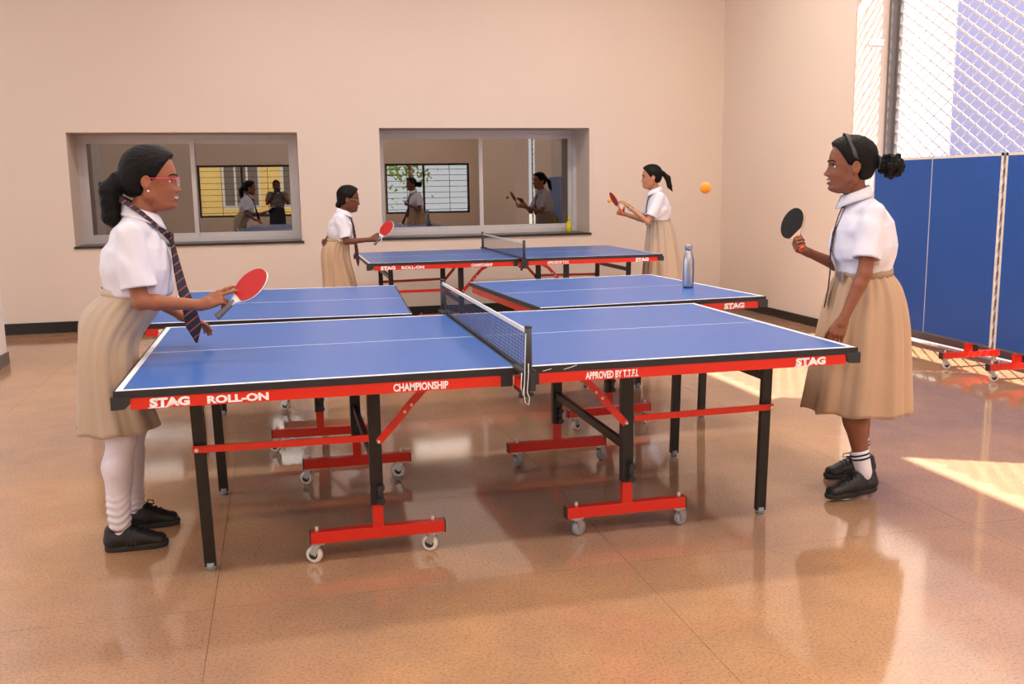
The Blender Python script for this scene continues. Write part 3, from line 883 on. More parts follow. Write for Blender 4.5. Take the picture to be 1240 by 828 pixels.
def paddle(name_label, c, a, n, front, back, handle_m, rim_m=None, group=None):
    """c: blade centre, a: handle-to-tip axis, n: normal of the front rubber (all world)"""
    a = Vector(a).normalized(); n = Vector(n); n = (n - a * n.dot(a)).normalized(); s = n.cross(a)
    t = thing('table_tennis_paddle', name_label, 'paddle')
    R = Matrix((a, s, n)).transposed().to_4x4(); R.translation = Vector(c); t.matrix_world = R
    def outline(r0, neck, flat):
        pts = []
        for i in range(40):
            th = PI * 0.83 - (2 * PI * .83) * i / 39
            pts.append((r0 * 1.05 * math.cos(th), r0 * math.sin(th)))
        if neck: pts = pts + [(-.092, -.017), (-.104, -.013), (-.104, .013), (-.092, .017)]
        return pts
    def slab(name, pts, z0, z1, m):
        bm = bmesh.new(); A = [bm.verts.new((x, y, z0)) for x, y in pts]; Bb = [bm.verts.new((x, y, z1)) for x, y in pts]
        bm.faces.new(list(reversed(A))); bm.faces.new(Bb)
        for i in range(len(pts)): bm.faces.new((A[i], A[(i + 1) % len(pts)], Bb[(i + 1) % len(pts)], Bb[i]))
        return obj(name, bm, m, t)
    slab('blade', outline(.0755, True, 0), -.0032, .0032, M['wood'] if rim_m is None else rim_m)
    slab('rubber', outline(.0735, False, 0), .0032, .0066, front)
    slab('rubber', outline(.0735, False, 0), -.0066, -.0032, back)
    bm = bmesh.new()
    prof = [(-.086, .010, .007), (-.100, .0130, .0105), (-.140, .0135, .011), (-.172, .0155, .012), (-.180, .015, .0115)]
    rings = []
    for x, ry, rz in prof:
        rings.append([bm.verts.new((x, ry * math.cos(2 * PI * i / 14), rz * math.sin(2 * PI * i / 14))) for i in range(14)])
    for p, q in zip(rings, rings[1:]):
        for i in range(14): bm.faces.new((p[i], p[(i + 1) % 14], q[(i + 1) % 14], q[i])).smooth = True
    bm.faces.new(rings[0]); bm.faces.new(rings[-1])
    obj('handle', bm, handle_m, t)
    return t

def skirt(parent, rings, m, npl=9, amp=.012, seed=1, thick=.004, hem=True):
    """rings: (u, f, s, rf, rs); pleats deepen downwards"""
    r = random.Random(seed); ph = [r.uniform(0, 6.28) for _ in range(4)]
    n = 160; rows = []
    R = []
    # smooth the rings with a Catmull-Rom interpolation
    for i in range(len(rings) - 1):
        p0, p1, p2, p3 = [np.array(rings[max(0, min(len(rings) - 1, i + d))]) for d in (-1, 0, 1, 2)]
        for k in range(8):
            t = k / 8
            R.append(.5 * ((2 * p1) + (-p0 + p2) * t + (2 * p0 - 5 * p1 + 4 * p2 - p3) * t * t + (-p0 + 3 * p1 - 3 * p2 + p3) * t ** 3))
    R.append(np.array(rings[-1]))
    bm = bmesh.new()
    for j, (u, f, s, rf, rs) in enumerate(R):
        v = j / (len(R) - 1); row = []
        for i in range(n):
            th = 2 * PI * i / n
            w_ = math.sin(npl * th + ph[0] + .6 * math.sin(2 * th + ph[1]))
            w2 = math.sin((npl * 2 + 3) * th + ph[2] + v * 1.2)
            w3 = math.sin(3 * th + ph[3] + v * 2)
            d = amp * (min(1, v * 1.8) ** .8) * (math.copysign(abs(w_) ** .7, w_) * (.35 + .65 * v)) + amp * .35 * w2 * min(1, v * 6) * (1 - .5 * v) + amp * .5 * w3 * v
            du = .006 * math.sin(npl * th + ph[1]) * v ** 3
            row.append(bm.verts.new((f + (rf + d) * math.cos(th), s + (rs + d) * math.sin(th), u + du)))
        rows.append(row)
    for a, b in zip(rows, rows[1:]):
        for i in range(n): bm.faces.new((a[i], a[(i + 1) % n], b[(i + 1) % n], b[i])).smooth = True
    o = obj('skirt', bm, m, parent, smooth=True)
    md = o.modifiers.new('thickness', 'SOLIDIFY'); md.thickness = thick; md.offset = -1
    return o

def loft_ring(name, parent, m, rings, thick=.003, n=48):
    """rings: list of (centre, rf, rs, tilt)"""
    bm = bmesh.new(); rows = []
    for (c, rf, rs, tilt) in rings:
        row = []
        for i in range(n):
            th = 2 * PI * i / n; f = rf * math.cos(th)
            row.append(bm.verts.new((c[0] + f, c[1] + rs * math.sin(th), c[2] + f * tilt)))
        rows.append(row)
    for a, b in zip(rows, rows[1:]):
        for i in range(n): bm.faces.new((a[i], a[(i + 1) % n], b[(i + 1) % n], b[i]))
    o = obj(name, bm, m, parent, smooth=True)
    md = o.modifiers.new('thickness', 'SOLIDIFY'); md.thickness = thick; md.offset = 1
    return o

def collar(parent, c, rf, rs, tilt=-.35, hgt=.034):
    n = 56; bm = bmesh.new(); rows = []
    for lev in range(4):
        row = []
        for i in range(n + 1):
            th = PI * .04 + (2 * PI - PI * .08) * i / n   # gap at the front
            fr = abs(th - PI) / PI                     # 1 at front, 0 at back
            drop = hgt * (1 + 1.1 * max(0, fr - .62) ** 1.0)
            t = lev / 3
            r_ = 1 + .34 * t
            f = rf * r_ * math.cos(th); s = rs * r_ * math.sin(th)
            z = c[2] + rf * math.cos(th) * tilt + .016 - drop * t * 1.25 + (.004 if lev == 1 else 0)
            row.append(bm.verts.new((c[0] + f + .016 * t * max(0, fr - .5), c[1] + s, z)))
        rows.append(row)
    for a, b in zip(rows, rows[1:]):
        for i in range(n): bm.faces.new((a[i], a[i + 1], b[i + 1], b[i]))
    o = obj('collar', bm, M['shirt'], parent, smooth=True)
    md = o.modifiers.new('thickness', 'SOLIDIFY'); md.thickness = .004; md.offset = 1
    return o

def ribbon(name, parent, m, pts, nd=(1, 0, 0), thick=.005):
    """pts: (centre, width, side direction)"""
    bm = bmesh.new(); rows = []
    for p, wd, sd in pts:
        p = Vector(p); sd = Vector(sd).normalized(); nn = Vector(nd)
        nn = (nn - sd * nn.dot(sd)).normalized() * thick / 2
        rows.append([bm.verts.new(p - sd * wd / 2 - nn), bm.verts.new(p + sd * wd / 2 - nn), bm.verts.new(p + sd * wd / 2 + nn), bm.verts.new(p - sd * wd / 2 + nn)])
    for a, b in zip(rows, rows[1:]):
        for i in range(4): bm.faces.new((a[i], a[(i + 1) % 4], b[(i + 1) % 4], b[i]))
    bm.faces.new(rows[0]); bm.faces.new(rows[-1])
    return obj(name, bm, m, parent)

def shoe(parent, ankle, yaw=0.0, pitch=0.0, L=.25, h=.004, side=1):
    """local: heel at -.06, toe at +.19 of the ankle; ground at z=0"""
    Mx = Matrix.Translation((ankle[0], ankle[1], ankle[2])) @ Matrix.Rotation(yaw, 4, 'Z') @ Matrix.Rotation(pitch, 4, 'Y')
    k = L / .26
    F = Field((-.09, -.065, 0), (.215, .065, .13), h)
    F.cap((-.026, 0, .045), (.05, 0, .046), .038, .037, .02, 1.0)
    F.cap((.05, 0, .045), (.150, 0, .030), .033, .028, .02, 1.25)
    F.cap((.028, 0, .078), (.100, 0, .048), .029, .026, .02, 1.1)
    F.cap((-.036, 0, .082), (-.036, 0, .045), .026, .032, .014)
    F.cap((-.002, 0, .092), (-.006, 0, .160), .0315, .040, .004, mode='sub')
    F.func((-.1, -.07, 0), (.22, .07, .13), lambda x, y, z: (.020 - z), 0, 'inter')
    me = F.mesh('shoe'); me.transform(Matrix.Diagonal((k, k, 1, 1)))
    s = obj('shoe', me, M['shoe'], parent); s.matrix_local = Mx
    # sole
    bm = bmesh.new(); n = 44; rows = []
    for z, off in ((0.0, -.002), (.006, .002), (.018, .0025), (.026, 0.0)):
        row = []
        for i in range(n):
            th = 2 * PI * i / n; x = math.cos(th)
            wd = .034 + .008 * max(0, x) - .004 * math.exp(-((x + .1) / .35) ** 2)
            X_ = .060 + .1235 * (abs(x) ** .9) * (1 if x > 0 else -1) + off * x
            row.append(bm.verts.new((X_ * k, (wd + off) * math.copysign(abs(math.sin(th)) ** .72, math.sin(th)) * k, z + (.010 * max(0, x - .6) if z < .01 else 0))))
        rows.append(row)
    for a, b in zip(rows, rows[1:]):
        for i in range(n): bm.faces.new((a[i], a[(i + 1) % n], b[(i + 1) % n], b[i]))
    bm.faces.new(list(reversed(rows[0]))); bm.faces.new(rows[-1])
    so = obj('sole', bm, M['sole'], s)
    bm = bmesh.new()
    for j in range(4):
        x = .045 + j * .018; z = .083 - j * .0085
        tube(bm, [(x * k, -.030, z + .002), (x * k + .003, -.014, z + .019), (x * k + .006, .014, z + .019), (x * k + .009, .030, z + .002)], .003, 6)
    for q in (-1, 1):
        tube(bm, [((.050) * k, 0, .100), (.056 * k, q * .018, .113), (.074 * k, q * .034, .104), (.078 * k, q * .034, .088), (.066 * k, q * .016, .096), (.053 * k, 0, .101)], .0026, 6)
    obj('laces', bm, M['lace'], s)
    bm = bmesh.new()
    for q in (-1, 1):
        for j in range(3):
            x = .022 + j * .017
            rod(bm, (x * k, q * .0400, .028), ((x + .018) * k, q * .0355, .064), .006, .007, up=(1, 0, 0))
    obj('side_stripe', bm, M['stripe'], s)
    return s

def hair_cap(F, fr, wob=0.0, sideburn=True, thick=1.0):
    c = fr.sc; Ri = fr.R
    def noise(x, y, z):
        return (wob * np.sin(x * 95 + 3 * np.sin(z * 60)) * np.sin(y * 80 + 1.3) * np.sin(z * 88 + .7))
    F.ell(fr.p(-.014, 0, .040), V3((.101, .084, .090)) * c * thick, 0, Ri, disp=noise)
    F.ell(fr.p(.012, 0, .062), V3((.080, .070, .062)) * c * thick, .015, Ri, disp=noise)
    F.ell(fr.p(-.045, 0, -.012), V3((.060, .066, .058)) * c * thick, .02, Ri, disp=noise)
    o, R = fr.o, fr.R
    def loc(x, y, z):
        dx, dy, dz = x - o[0], y - o[1], z - o[2]
        return [(R[0, i] * dx + R[1, i] * dy + R[2, i] * dz) / c for i in range(3)]
    def front(x, y, z):
        f, s, u = loc(x, y, z)
        # hairline: keep where f is behind it
        lim = .020 + .62 * np.clip(u - .010, 0, .2) + .10 * np.clip(u - .06, 0, .1)
        lim = np.where(u < .004, .016 - 2.2 * (.004 - u), lim)
        lim = np.maximum(lim, -.030 - .1 * np.clip(-u - .03, 0, 1))
        return (f - lim) * .8 * c
    lo, hi = fr.o - .2, fr.o + .2
    F.func(lo, hi, front, .006)
    F.func(lo, hi, lambda x, y, z: (-.062 - loc(x, y, z)[2]) * c, .01)
    # leave the ears free
    for s in (-1, 1): F.ell(fr.p(-.012, s * .092, -.016), V3((.021, .026, .031)) * c, .006, Ri, 'sub')

def face_parts(parent, fr, smile=True, lipm=None, name_eye=True):
    c = fr.sc
    Mx = Matrix([list(fr.R[0]) , list(fr.R[1]), list(fr.R[2])]).to_4x4(); 
    def put(name, bm, m):
        for v in bm.verts: v.co = Vector(fr.p(*v.co))
        return obj(name, bm, m, parent)
    for s in (-1, 1):
        e = put('eye', ball(bmesh.new(), (.0605, s * .0300, -.001), .0118, 10, (1, 1, .78)), M['eye'])
        ib = ball(bmesh.new(), (.0695, s * .0310, -.0005), .0058, 8, (.72, 1, 1))
        for v in ib.verts: v.co = Vector(fr.p(*v.co))
        obj('iris', ib, M['iris'], e)
        bm = bmesh.new(); tube(bm, [(.0880, s * .012, .018), (.0850, s * .023, .0235), (.077, s * .036, .0235), (.064, s * .047, .017)], [.0018, .0030, .0028, .0012], 6)
        put('eyebrow', bm, M['hair'])
        bm = bmesh.new(); tube(bm, [(.0745, s * .0170, .001), (.0775, s * .0235, .0068), (.0745, s * .033, .0072), (.0660, s * .042, .0020)], .0017, 5)
        put('eyelid', bm, M['hair'])
    lm = lipm or M['lip']
    o_ = .0045 if smile else .0
    bm = bmesh.new()
    tube(bm, [(.0690, -.027, -.060 + o_), (.0850, -.013, -.0572), (.0905, 0, -.0565), (.0850, .013, -.0572), (.0690, .027, -.060 + o_)], [.001, .0030, .0034, .0030, .001], 8)
    put('upper_lip', bm, lm)
    bm = bmesh.new(); dz = -.004 if smile else 0
    tube(bm, [(.0690, -.026, -.061 + o_), (.0835, -.012, -.0680 + dz), (.0885, 0, -.0700 + dz), (.0835, .012, -.0680 + dz), (.0690, .026, -.061 + o_)], [.001, .0034, .0040, .0034, .001], 8)
    put('lower_lip', bm, lm)
    if smile:
        bm = bmesh.new(); tube(bm, [(.074, -.022, -.0600), (.0845, -.011, -.0625), (.0885, 0, -.0635), (.0845, .011, -.0625), (.074, .022, -.0600)], [.0015, .0036, .0040, .0036, .0015], 8)
        put('teeth', bm, M['teeth'])

def person(P):
    root = thing('person', P['label'], 'person', P['loc'], P['rot'])
    sk = P['skin']; h = P['h']
    pts = [P['pelvis'], P['waist'], P['neck']] + [a[i] for a in P['arms'] for i in (0, 1, 2)] + [l[i] for l in P['legs'] for i in (0, 1, 2)]
    A = np.array([list(p)[:3] for p in pts]); hd = P['head']
    lo = A.min(0) - .12; hi = A.max(0) + .12; hi[2] = hd.o[2] + .17; lo[2] = -.01
    for a in P['arms']:
        tip = V3(a[2]) + nrm(a[3]) * .20; lo = np.minimum(lo, tip - .02); hi = np.maximum(hi, tip + .02)
    hi[0] = max(hi[0], hd.o[0] + .16)
    F = Field(lo, hi, h)
    pel, wai, nk = V3(P['pelvis']), V3(P['waist']), V3(P['neck']); k = P.get('build', 1.0)
    ch = V3(P['chest'])
    # trunk
    F.cap(pel, wai, .076 * k, .070 * k, .03, 1.40)
    F.cap(wai, ch, .072 * k, .080 * k, .03, 1.45)
    shm = (V3(P['arms'][0][0]) + V3(P['arms'][1][0])) / 2
    F.cap(ch, shm - V3((0, 0, .02)), .080 * k, .055 * k, .03, 1.5)
    F.cap(V3(P['arms'][0][0]) * .9 + shm * .1, V3(P['arms'][1][0]) * .9 + shm * .1, .040, .040, .03)
    F.cap(shm + V3((0, 0, .01)), nk, .05, .044, .03)
    F.cap(nk - V3((0, 0, .02)), hd.p(-.018, 0, -.045), .044, .046, .02)
    for side, (sh, el, wr, fd, nd, curls, kw) in zip((1, -1), P['arms']):
        F.cap(sh, el, .037 * k, .030 * k, .02)
        m_ = V3(el) * .75 + V3(wr) * .25
        F.cap(el, m_, .030 * k, .029 * k, .012); F.cap(m_, wr, .029 * k, .0195, .012)
        hand(F, wr, fd, nd, side, curls, **kw)
    for (hp, kn, an, *_r) in P['legs']:
        hp, kn, an = V3(hp), V3(kn), V3(an)
        F.cap(hp, kn, .068 * k, .050 * k, .03)
        cf = kn * .68 + an * .32 + V3((-.012, 0, 0))
        F.cap(kn, cf, .048 * k, .049 * k, .02); F.cap(cf, an, .048 * k, .027, .02)
        F.cap(an, an + V3((.012, 0, -.050)), .026, .018, .02)
    head(F, hd, P.get('smile', True))
    body = obj('body', F.mesh('body'), sk, root)
    face_parts(root, hd, P.get('smile', True), P.get('lipm'))
    # shirt
    S = Field(np.array([lo[0], lo[1], wai[2] - .08]), np.array([hi[0], hi[1], nk[2] + .07]), P.get('hs', .006))
    sd = P.get('seed', 0)
    def fold(x, y, z):
        a = np.sin(x * 38 + y * 21 + 5 * np.sin(z * 9 + sd) + sd) * np.sin(z * 17 + x * 14 + sd * 2)
        b = np.sin(z * 47 + 9 * np.sin(x * 11 + y * 9 + sd)) * np.sin(x * 27 - y * 19 + sd)
        return .0050 * a + .0034 * b
    sr = P['shirt']   # list of (centre, rf, es)
    for (a, ra, ea), (b, rb, eb) in zip(sr, sr[1:]): S.cap(a, b, ra, rb, .03, (ea + eb) / 2, disp=fold)
    S.cap(V3(P['arms'][0][0]) * .93 + shm * .07, V3(P['arms'][1][0]) * .93 + shm * .07, .044, .044, .03, disp=fold)
    S.cap(shm, nk - V3((0, 0, .012)), .060, .052, .025)
    for (sh, el, wr, fd, nd, curls, kw), fr_ in zip(P['arms'], P.get('sleeve', (.8, .8))):
        sh, el = V3(sh), V3(el); d = nrm(el - sh); e = sh + (el - sh) * fr_; r0, r1 = P.get('sleeve_r', (.054, .066))
        lim = float(d @ e)
        def cut(x, y, z, dd, d=d, lim=lim, a=sh, e=e, r1=r1):
            pl = x * d[0] + y * d[1] + z * d[2] - lim
            ax = np.sqrt(np.maximum((x - e[0]) ** 2 + (y - e[1]) ** 2 + (z - e[2]) ** 2 - pl ** 2, 0))
            dd = np.maximum(dd, pl)
            return np.maximum(dd, -np.maximum(ax - (r1 - .019), -(pl + .028)))
        S.cap(sh, sh + d * (np.linalg.norm(el - sh) * fr_ + .04), r0, r1, .012, disp=fold, cut=cut)
    wz = P['shirt_cut']
    def wcut(x, y, z): return (wz[0] + wz[1] * x - z)
    S.func(lo - 1, hi + 1, wcut, .012)
    nfr = V3(P['neck'])
    S.cap(nfr + V3((0, 0, .0)), nfr + V3((.0, 0, .12)), .046, .06, .004, mode='sub')
    shirt = obj('shirt', S.mesh('shirt'), P.get('shirt_m', M['shirt']), root)
    collar(root, nfr + V3((.002, 0, -.004)), .056, .058, P.get('ctilt', -.4))
    skirt(root, P['skirt'], P['skirt_m'], P.get('npl', 9), P.get('pamp', .012), P.get('seed', 1) + 3)
    if P.get('waistband', True):
        r0 = P['skirt'][0]
        tl = P.get('wtilt', 0)
        b = loft_ring('waistband' if not P.get('belt') else 'belt', root, P.get('band_m', P['skirt_m']), [((r0[1], r0[2], r0[0] + .018), r0[3] + .003, r0[4] + .003, tl), ((r0[1], r0[2], r0[0] - .018), r0[3] + .004, r0[4] + .004, tl)])
    # hair
    Hf = Field(hd.o - .30, hd.o + .22, P.get('hh', .004))
    P['hair'](Hf, hd)
    obj('hair', Hf.mesh('hair'), P.get('hair_m', M['hair']), root)
    # legs clothing and shoes
    for (hp, kn, an, yaw, pitch, dz) in P['legs']:
        kn, an = V3(kn), V3(an)
        if P['legwear'] == 'leggings':
            G = Field(np.minimum(kn, an) - .10, np.maximum(kn, an) + .12, .005); hp = V3(hp)
            wr_ = lambda x, y, z: .0028 * np.sin(z * 210 + 3 * np.sin(x * 40 + y * 30)) * np.clip(1.6 - (z - an[2]) * 9, 0, 1) + .002 * np.sin(z * 34 + x * 25)
            G.cap(hp * .25 + kn * .75, kn, .064, .056, .02, disp=wr_); cf = kn * .68 + an * .32 + V3((-.012, 0, 0))
            G.cap(kn, cf, .055, .055, .02, disp=wr_); G.cap(cf, an + V3((0, 0, .015)), .055, .041, .02, disp=wr_)
            obj('legging', G.mesh('legging'), M['legging'], root)
            obj('ankle_sock', cyl(bmesh.new(), an + V3((0, 0, .01)), an + V3((.005, 0, -.05)), .032, .024, n=20), M['sock'], root)
        else:
            ax_ = nrm(kn - an); top = an + ax_ * P.get('sock_h', .075)
            bm = bmesh.new()
            tube(bm, [Vector(top), Vector(top - ax_ * .004), Vector(an * .5 + top * .5), Vector(an), Vector(an + V3((.004, 0, -.05)))], [.0400, .0418, .0380, .0345, .0300], 20)
            so = obj('sock', bm, M['sock'], root)
            bm = bmesh.new()
            for q in (.012, .030):
                p1 = top - ax_ * q; cyl(bm, p1, p1 - ax_ * .008, .0425, .0415, n=24)
            obj('sock_band', bm, M['navy'], so)
        shoe(root, (an[0], an[1], dz), yaw, pitch, P.get('foot', .25))
    return root

# ---- hairstyles
def curls(F, c, r, n, size, seed, ax=(1, 1, 1)):
    q = random.Random(seed)
    for _ in range(n):
        d = nrm([q.gauss(0, 1) for _ in range(3)]) * V3(ax)
        F.ell(V3(c) + d * r * q.uniform(.55, 1.0), V3((1, 1, 1)) * size * q.uniform(.7, 1.25), .003)

def hair_a(F, fr):   # full hair gathered into a thick curly ponytail hanging down the back
    hair_cap(F, fr, .002, thick=1.03)
    F.ell(fr.p(-.075, 0, .0), V3((.040, .055, .060)), .03)
    F.cap(fr.p(-.085, 0, -.005), fr.p(-.125, .0, -.015), .030, .026, .015)
    pts = [(-.125, 0, -.010), (-.150, 0, -.045), (-.150, .0, -.090), (-.150, .0, -.140), (-.128, 0, -.175)]
    rs = [.034, .040, .036, .034, .016]
    for a, b, ra, rb in zip(pts, pts[1:], rs, rs[1:]): F.cap(fr.p(*a), fr.p(*b), ra, rb, .015)
    for a, r_ in zip(pts, rs): curls(F, fr.p(*a), r_, 26, .011, int(a[2] * -1000) + 5)
def hair_b(F, fr):   # pulled back into a curly puff
    hair_cap(F, fr, .001)
    F.cap(fr.p(-.10, 0, .012), fr.p(-.130, 0, .010), .022, .026, .012)
    F.ell(fr.p(-.168, 0, .000), V3((.038, .042, .040)), .01)
    curls(F, fr.p(-.170, 0, -.002), .053, 230, .0100, 11)
def hair_c(F, fr):   # smooth hair with a small low bun
    hair_cap(F, fr, .001)
    F.ell(fr.p(-.085, 0, -.060), V3((.030, .034, .030)), .012)
def hair_d(F, fr):   # high ponytail falling behind
    hair_cap(F, fr, .001)
    F.cap(fr.p(-.085, 0, .035), fr.p(-.120, 0, .035), .020, .018, .012)
    F.cap(fr.p(-.118, 0, .034), fr.p(-.165, 0, -.020), .019, .028, .012)
    F.cap(fr.p(-.165, 0, -.020), fr.p(-.180, 0, -.100), .028, .024, .012)
    F.cap(fr.p(-.180, 0, -.100), fr.p(-.205, 0, -.150), .022, .006, .012)

# ---- near girl on the left
hdA = Frame((.203, .0, 1.448), pitch=.04, yaw=.0, sc=1.03)
F_ = (.92, 0, .36)
A_ = dict(
    label='girl with pink glasses and white leggings holding a red paddle, left of nearest table',
    loc=(-1.49, .72, 0), rot=0, skin=M['skin_a'], h=.004, build=1.02, seed=1,
    pelvis=(.015, 0, .86), waist=(.095, 0, 1.03), chest=(.125, 0, 1.15), neck=(.155, 0, 1.325), head=hdA,
    arms=[((.125, -.150, 1.245), (.150, -.185, .995), (.372, -.175, .972), F_, (.2, .8, -.55),
           ((.12, .12, .08), (.18, .15, .1), (1.0, 1.15, .6), (1.05, 1.2, .6)), dict(thumb=(.8, .55, .5))),
          ((.135, .150, 1.245), (.120, .215, .985), (.262, .190, .885), (.86, -.05, -.34), (-.15, -.25, -.95),
           ((.15, .3, .2), (.3, .35, .2), (.42, .4, .25), (.5, .4, .3)), dict(spread=.14))],
    legs=[((.01, -.075, .86), (.030, -.105, .45), (.0, -.115, .095), 0.03, 0, 0),
          ((.02, .075, .86), (.040, .115, .45), (.02, .135, .095), .05, 0, 0)],
    shirt=[((.122, 0, 1.040), .126, 1.22), ((.120, 0, 1.12), .128, 1.30), ((.130, 0, 1.20), .100, 1.5), ((.135, 0, 1.245), .062, 1.9)],
    shirt_cut=(1.010, -.06), sleeve=(.80, .78), sleeve_r=(.051, .069),
    skirt=[(1.010, .108, 0, .118, .140), (.93, .045, 0, .135, .165), (.82, -.003, 0, .104, .180), (.68, -.010, 0, .108, .185), (.475, .008, 0, .146, .195)],
    skirt_m=M['khaki'], npl=8, pamp=.010, wtilt=-.08, legwear='leggings', hair=hair_a, hair_m=M['curl'], lipm=M['lip'])
pa = person(A_)
fr = hdA
bm = bmesh.new()
for s in (-1, 1):
    pts = [fr.p(.094 + .0 * i, s * (.031 + .021 * math.cos(2 * PI * i / 20)), -.004 + .0155 * math.sin(2 * PI * i / 20)) for i in range(20)]
    tube(bm, pts, .0014, 6, closed=True)
tube(bm, [fr.p(.094, -.011, .0), fr.p(.099, 0, .003), fr.p(.094, .011, .0)], .0014, 6)
gl = obj('glasses', bm, M['zinc'], pa)
for s in (-1, 1):
    bm = bmesh.new()
    tube(bm, [fr.p(.095, s * .012, .008), fr.p(.096, s * .031, .0125), fr.p(.090, s * .052, .007), fr.p(.078, s * .068, .006), fr.p(.030, s * .079, .007), fr.p(-.008, s * .083, .006)], .0024, 6)
    obj('temple_arm', bm, M['pink'], gl)
for s in (-1, 1): obj('earring', ball(bmesh.new(), fr.p(-.006, s * .079, -.041), .005, 8), M['pearl'], pa)
SD = (0, 1, 0)
def tie_parts(root, pts, m, band=None, knot=None):
    o = ribbon('tie', root, m, pts, nd=(1, 0, .1)); 
    if knot: obj('knot', ball(bmesh.new(), knot, .017, 8, (.8, 1, 1.1)), m, o)
    if band:
        bm = bmesh.new(); n = len(band)
        rows = []
        for p, q in band:
            p, q = Vector(p), Vector(q); nn = Vector((0, 0, 0))
            rows.append([bm.verts.new(p), bm.verts.new(q)])
        for a, b in zip(rows, rows[1:]): bm.faces.new((a[0], a[1], b[1], b[0]))
        b = obj('neck_band', bm, m, o); md = b.modifiers.new('thickness', 'SOLIDIFY'); md.thickness = .005; md.offset = 0
    return o
def neck_band(c, r0, slope, wd=.022, top=.0):
    """pairs of points of a strip that runs round the neck and down over both lapels to the front"""
    out = []
    for i in range(33):
        th = PI * .02 + (2 * PI * .98 - .0) * i / 32
        fr_ = max(0, abs(th - PI) / PI)
        r_ = r0 * (1 + .10 * fr_)
        z = c[2] - slope * (math.cos(th) + 1) / 2 + top
        x = c[0] + r_ * math.cos(th) + .030 * max(0, math.cos(th)); y = c[1] + r_ * math.sin(th) * (1 - .35 * max(0, math.cos(th)))
        out.append(((x, y, z), (x + .012 * math.cos(th), y + .012 * math.sin(th), z - wd)))
    return out
def strap(side, pts, wd=.022):
    return [((x, side * y, z), (x + ox, side * (y + oy), z - wd)) for x, y, z, ox, oy in pts]
lb = [(.080, .0, 1.392, -.006, 0), (.088, .040, 1.388, -.004, .008), (.115, .066, 1.372, 0, .010), (.160, .074, 1.338, .004, .008), (.205, .062, 1.292, .004, .004), (.240, .034, 1.250, .0, .0), (.258, .004, 1.222, 0, 0)]
tieA = tie_parts(pa, [((.258, -.008, 1.232), .026, (.2, 1, 0)), ((.264, -.016, 1.19), .034, (.35, 1, 0)), ((.274, -.03, 1.12), .046, (.5, 1, 0)), ((.290, -.045, 1.03), .054, (.7, 1, 0)), ((.312, -.06, .95), .060, (.85, .8, 0)), ((.326, -.062, .875), .068, (.9, .7, 0)), ((.332, -.06, .808), .006, (.9, .7, 0))], M['tie'], band=strap(-1, lb), knot=(.256, -.004, 1.230))
tie_band = strap(1, lb); bm = bmesh.new(); rows = [[bm.verts.new(a), bm.verts.new(b)] for a, b in tie_band]
for a, b in zip(rows, rows[1:]): bm.faces.new((a[0], a[1], b[1], b[0]))
b = obj('neck_band', bm, M['tie'], tieA); md = b.modifiers.new('thickness', 'SOLIDIFY'); md.thickness = .005
paddle('red paddle with pale rim held by the near girl in pink glasses', (-1.49 + .556, .72 - .172, 1.040), (.75, .04, .66), (-.60, -.50, .62), M['rubber_red'], M['rubber_black'], M['handle_g'], M['line'])

# ---- near girl on the right
hdB = Frame((.106, .022, 1.472), pitch=.0, yaw=-.10, sc=1.03)
BT = .30
def rb(v):   # keeps world placement while the trunk turns away
    c_, s_ = math.cos(BT), math.sin(BT); return (v[0] * c_ - v[1] * s_, v[0] * s_ + v[1] * c_, v[2])
aB = nrm(rb((-.157, -.76, .633))); FB = nrm(rb((.923, .109, .359))); FB = nrm(FB - aB * (FB @ aB)); NB = np.cross(aB, FB)
B_ = dict(
    label='girl with dark headband and curly puff holding a black paddle, right of nearest table',
    loc=(1.74, .5, 0), rot=PI - .30, skin=M['skin_b'], h=.004, build=1.0, seed=4,
    pelvis=(.015, 0, .84), waist=(.020, 0, 1.02), chest=(.030, 0, 1.16), neck=(.068, 0, 1.352), head=hdB,
    arms=[((.030, -.140, 1.262), rb((-.02, -.205, 1.00)), rb((.185, -.205, 1.085)), FB, NB, ((1.1, 1.2, .7), (1.15, 1.2, .7), (1.2, 1.2, .7), (1.2, 1.2, .7)), dict(thumb=(.4, .95, .3), tcurl=(.1, .2))),
          ((.030, .140, 1.262), rb((.135, .175, 1.01)), rb((.225, .175, .825)), rb((.35, .0, -.85)), rb((-.5, -.75, -.2)), ((.4, .6, .4), (.5, .6, .4), (.55, .7, .4), (.6, .7, .4)), dict(thumb=(.9, .35, .2)))],
    legs=[((.02, -.07, .84), rb((-.035, -.100, .45)), rb((-.115, -.150, .100)), .25, 0, 0),
          ((.03, .07, .84), rb((.125, .070, .45)), rb((.060, .130, .115)), .34, .06, .020)],
    shirt=[((.018, 0, 1.03), .118, 1.30), ((.026, 0, 1.12), .134, 1.25), ((.030, 0, 1.21), .112, 1.42), ((.040, 0, 1.27), .066, 1.9)],
    shirt_cut=(1.008, -.10), sleeve=(.74, .74), sleeve_r=(.050, .064),
    skirt=[(1.000, .018, 0, .116, .138), (.93, .010, 0, .150, .165), (.80, .005, 0, .180, .180), (.60, .010, 0, .205, .195), (.375, .018, 0, .232, .205)],
    skirt_m=M['khaki_b'], npl=9, pamp=.016, wtilt=-.08, legwear='socks', sock_h=.10, hair=hair_b, hair_m=M['curl'], lipm=M['lip'], belt=True, band_m=M['belt'], foot=.27)
pb = person(B_)
fr = hdB
bm = bmesh.new(); pts = []
for i in range(25):
    th = PI * (.06 + .88 * i / 24)
    pts.append(fr.p(.022 - .040 * (1 - math.sin(th)), .0905 * math.cos(th), -.000 + .1345 * math.sin(th) ** .95))
rows = []
for i, p in enumerate(pts):
    d = fr.v(1, 0, .25) * .009
    rows.append([bm.verts.new(p - d), bm.verts.new(p + d)])
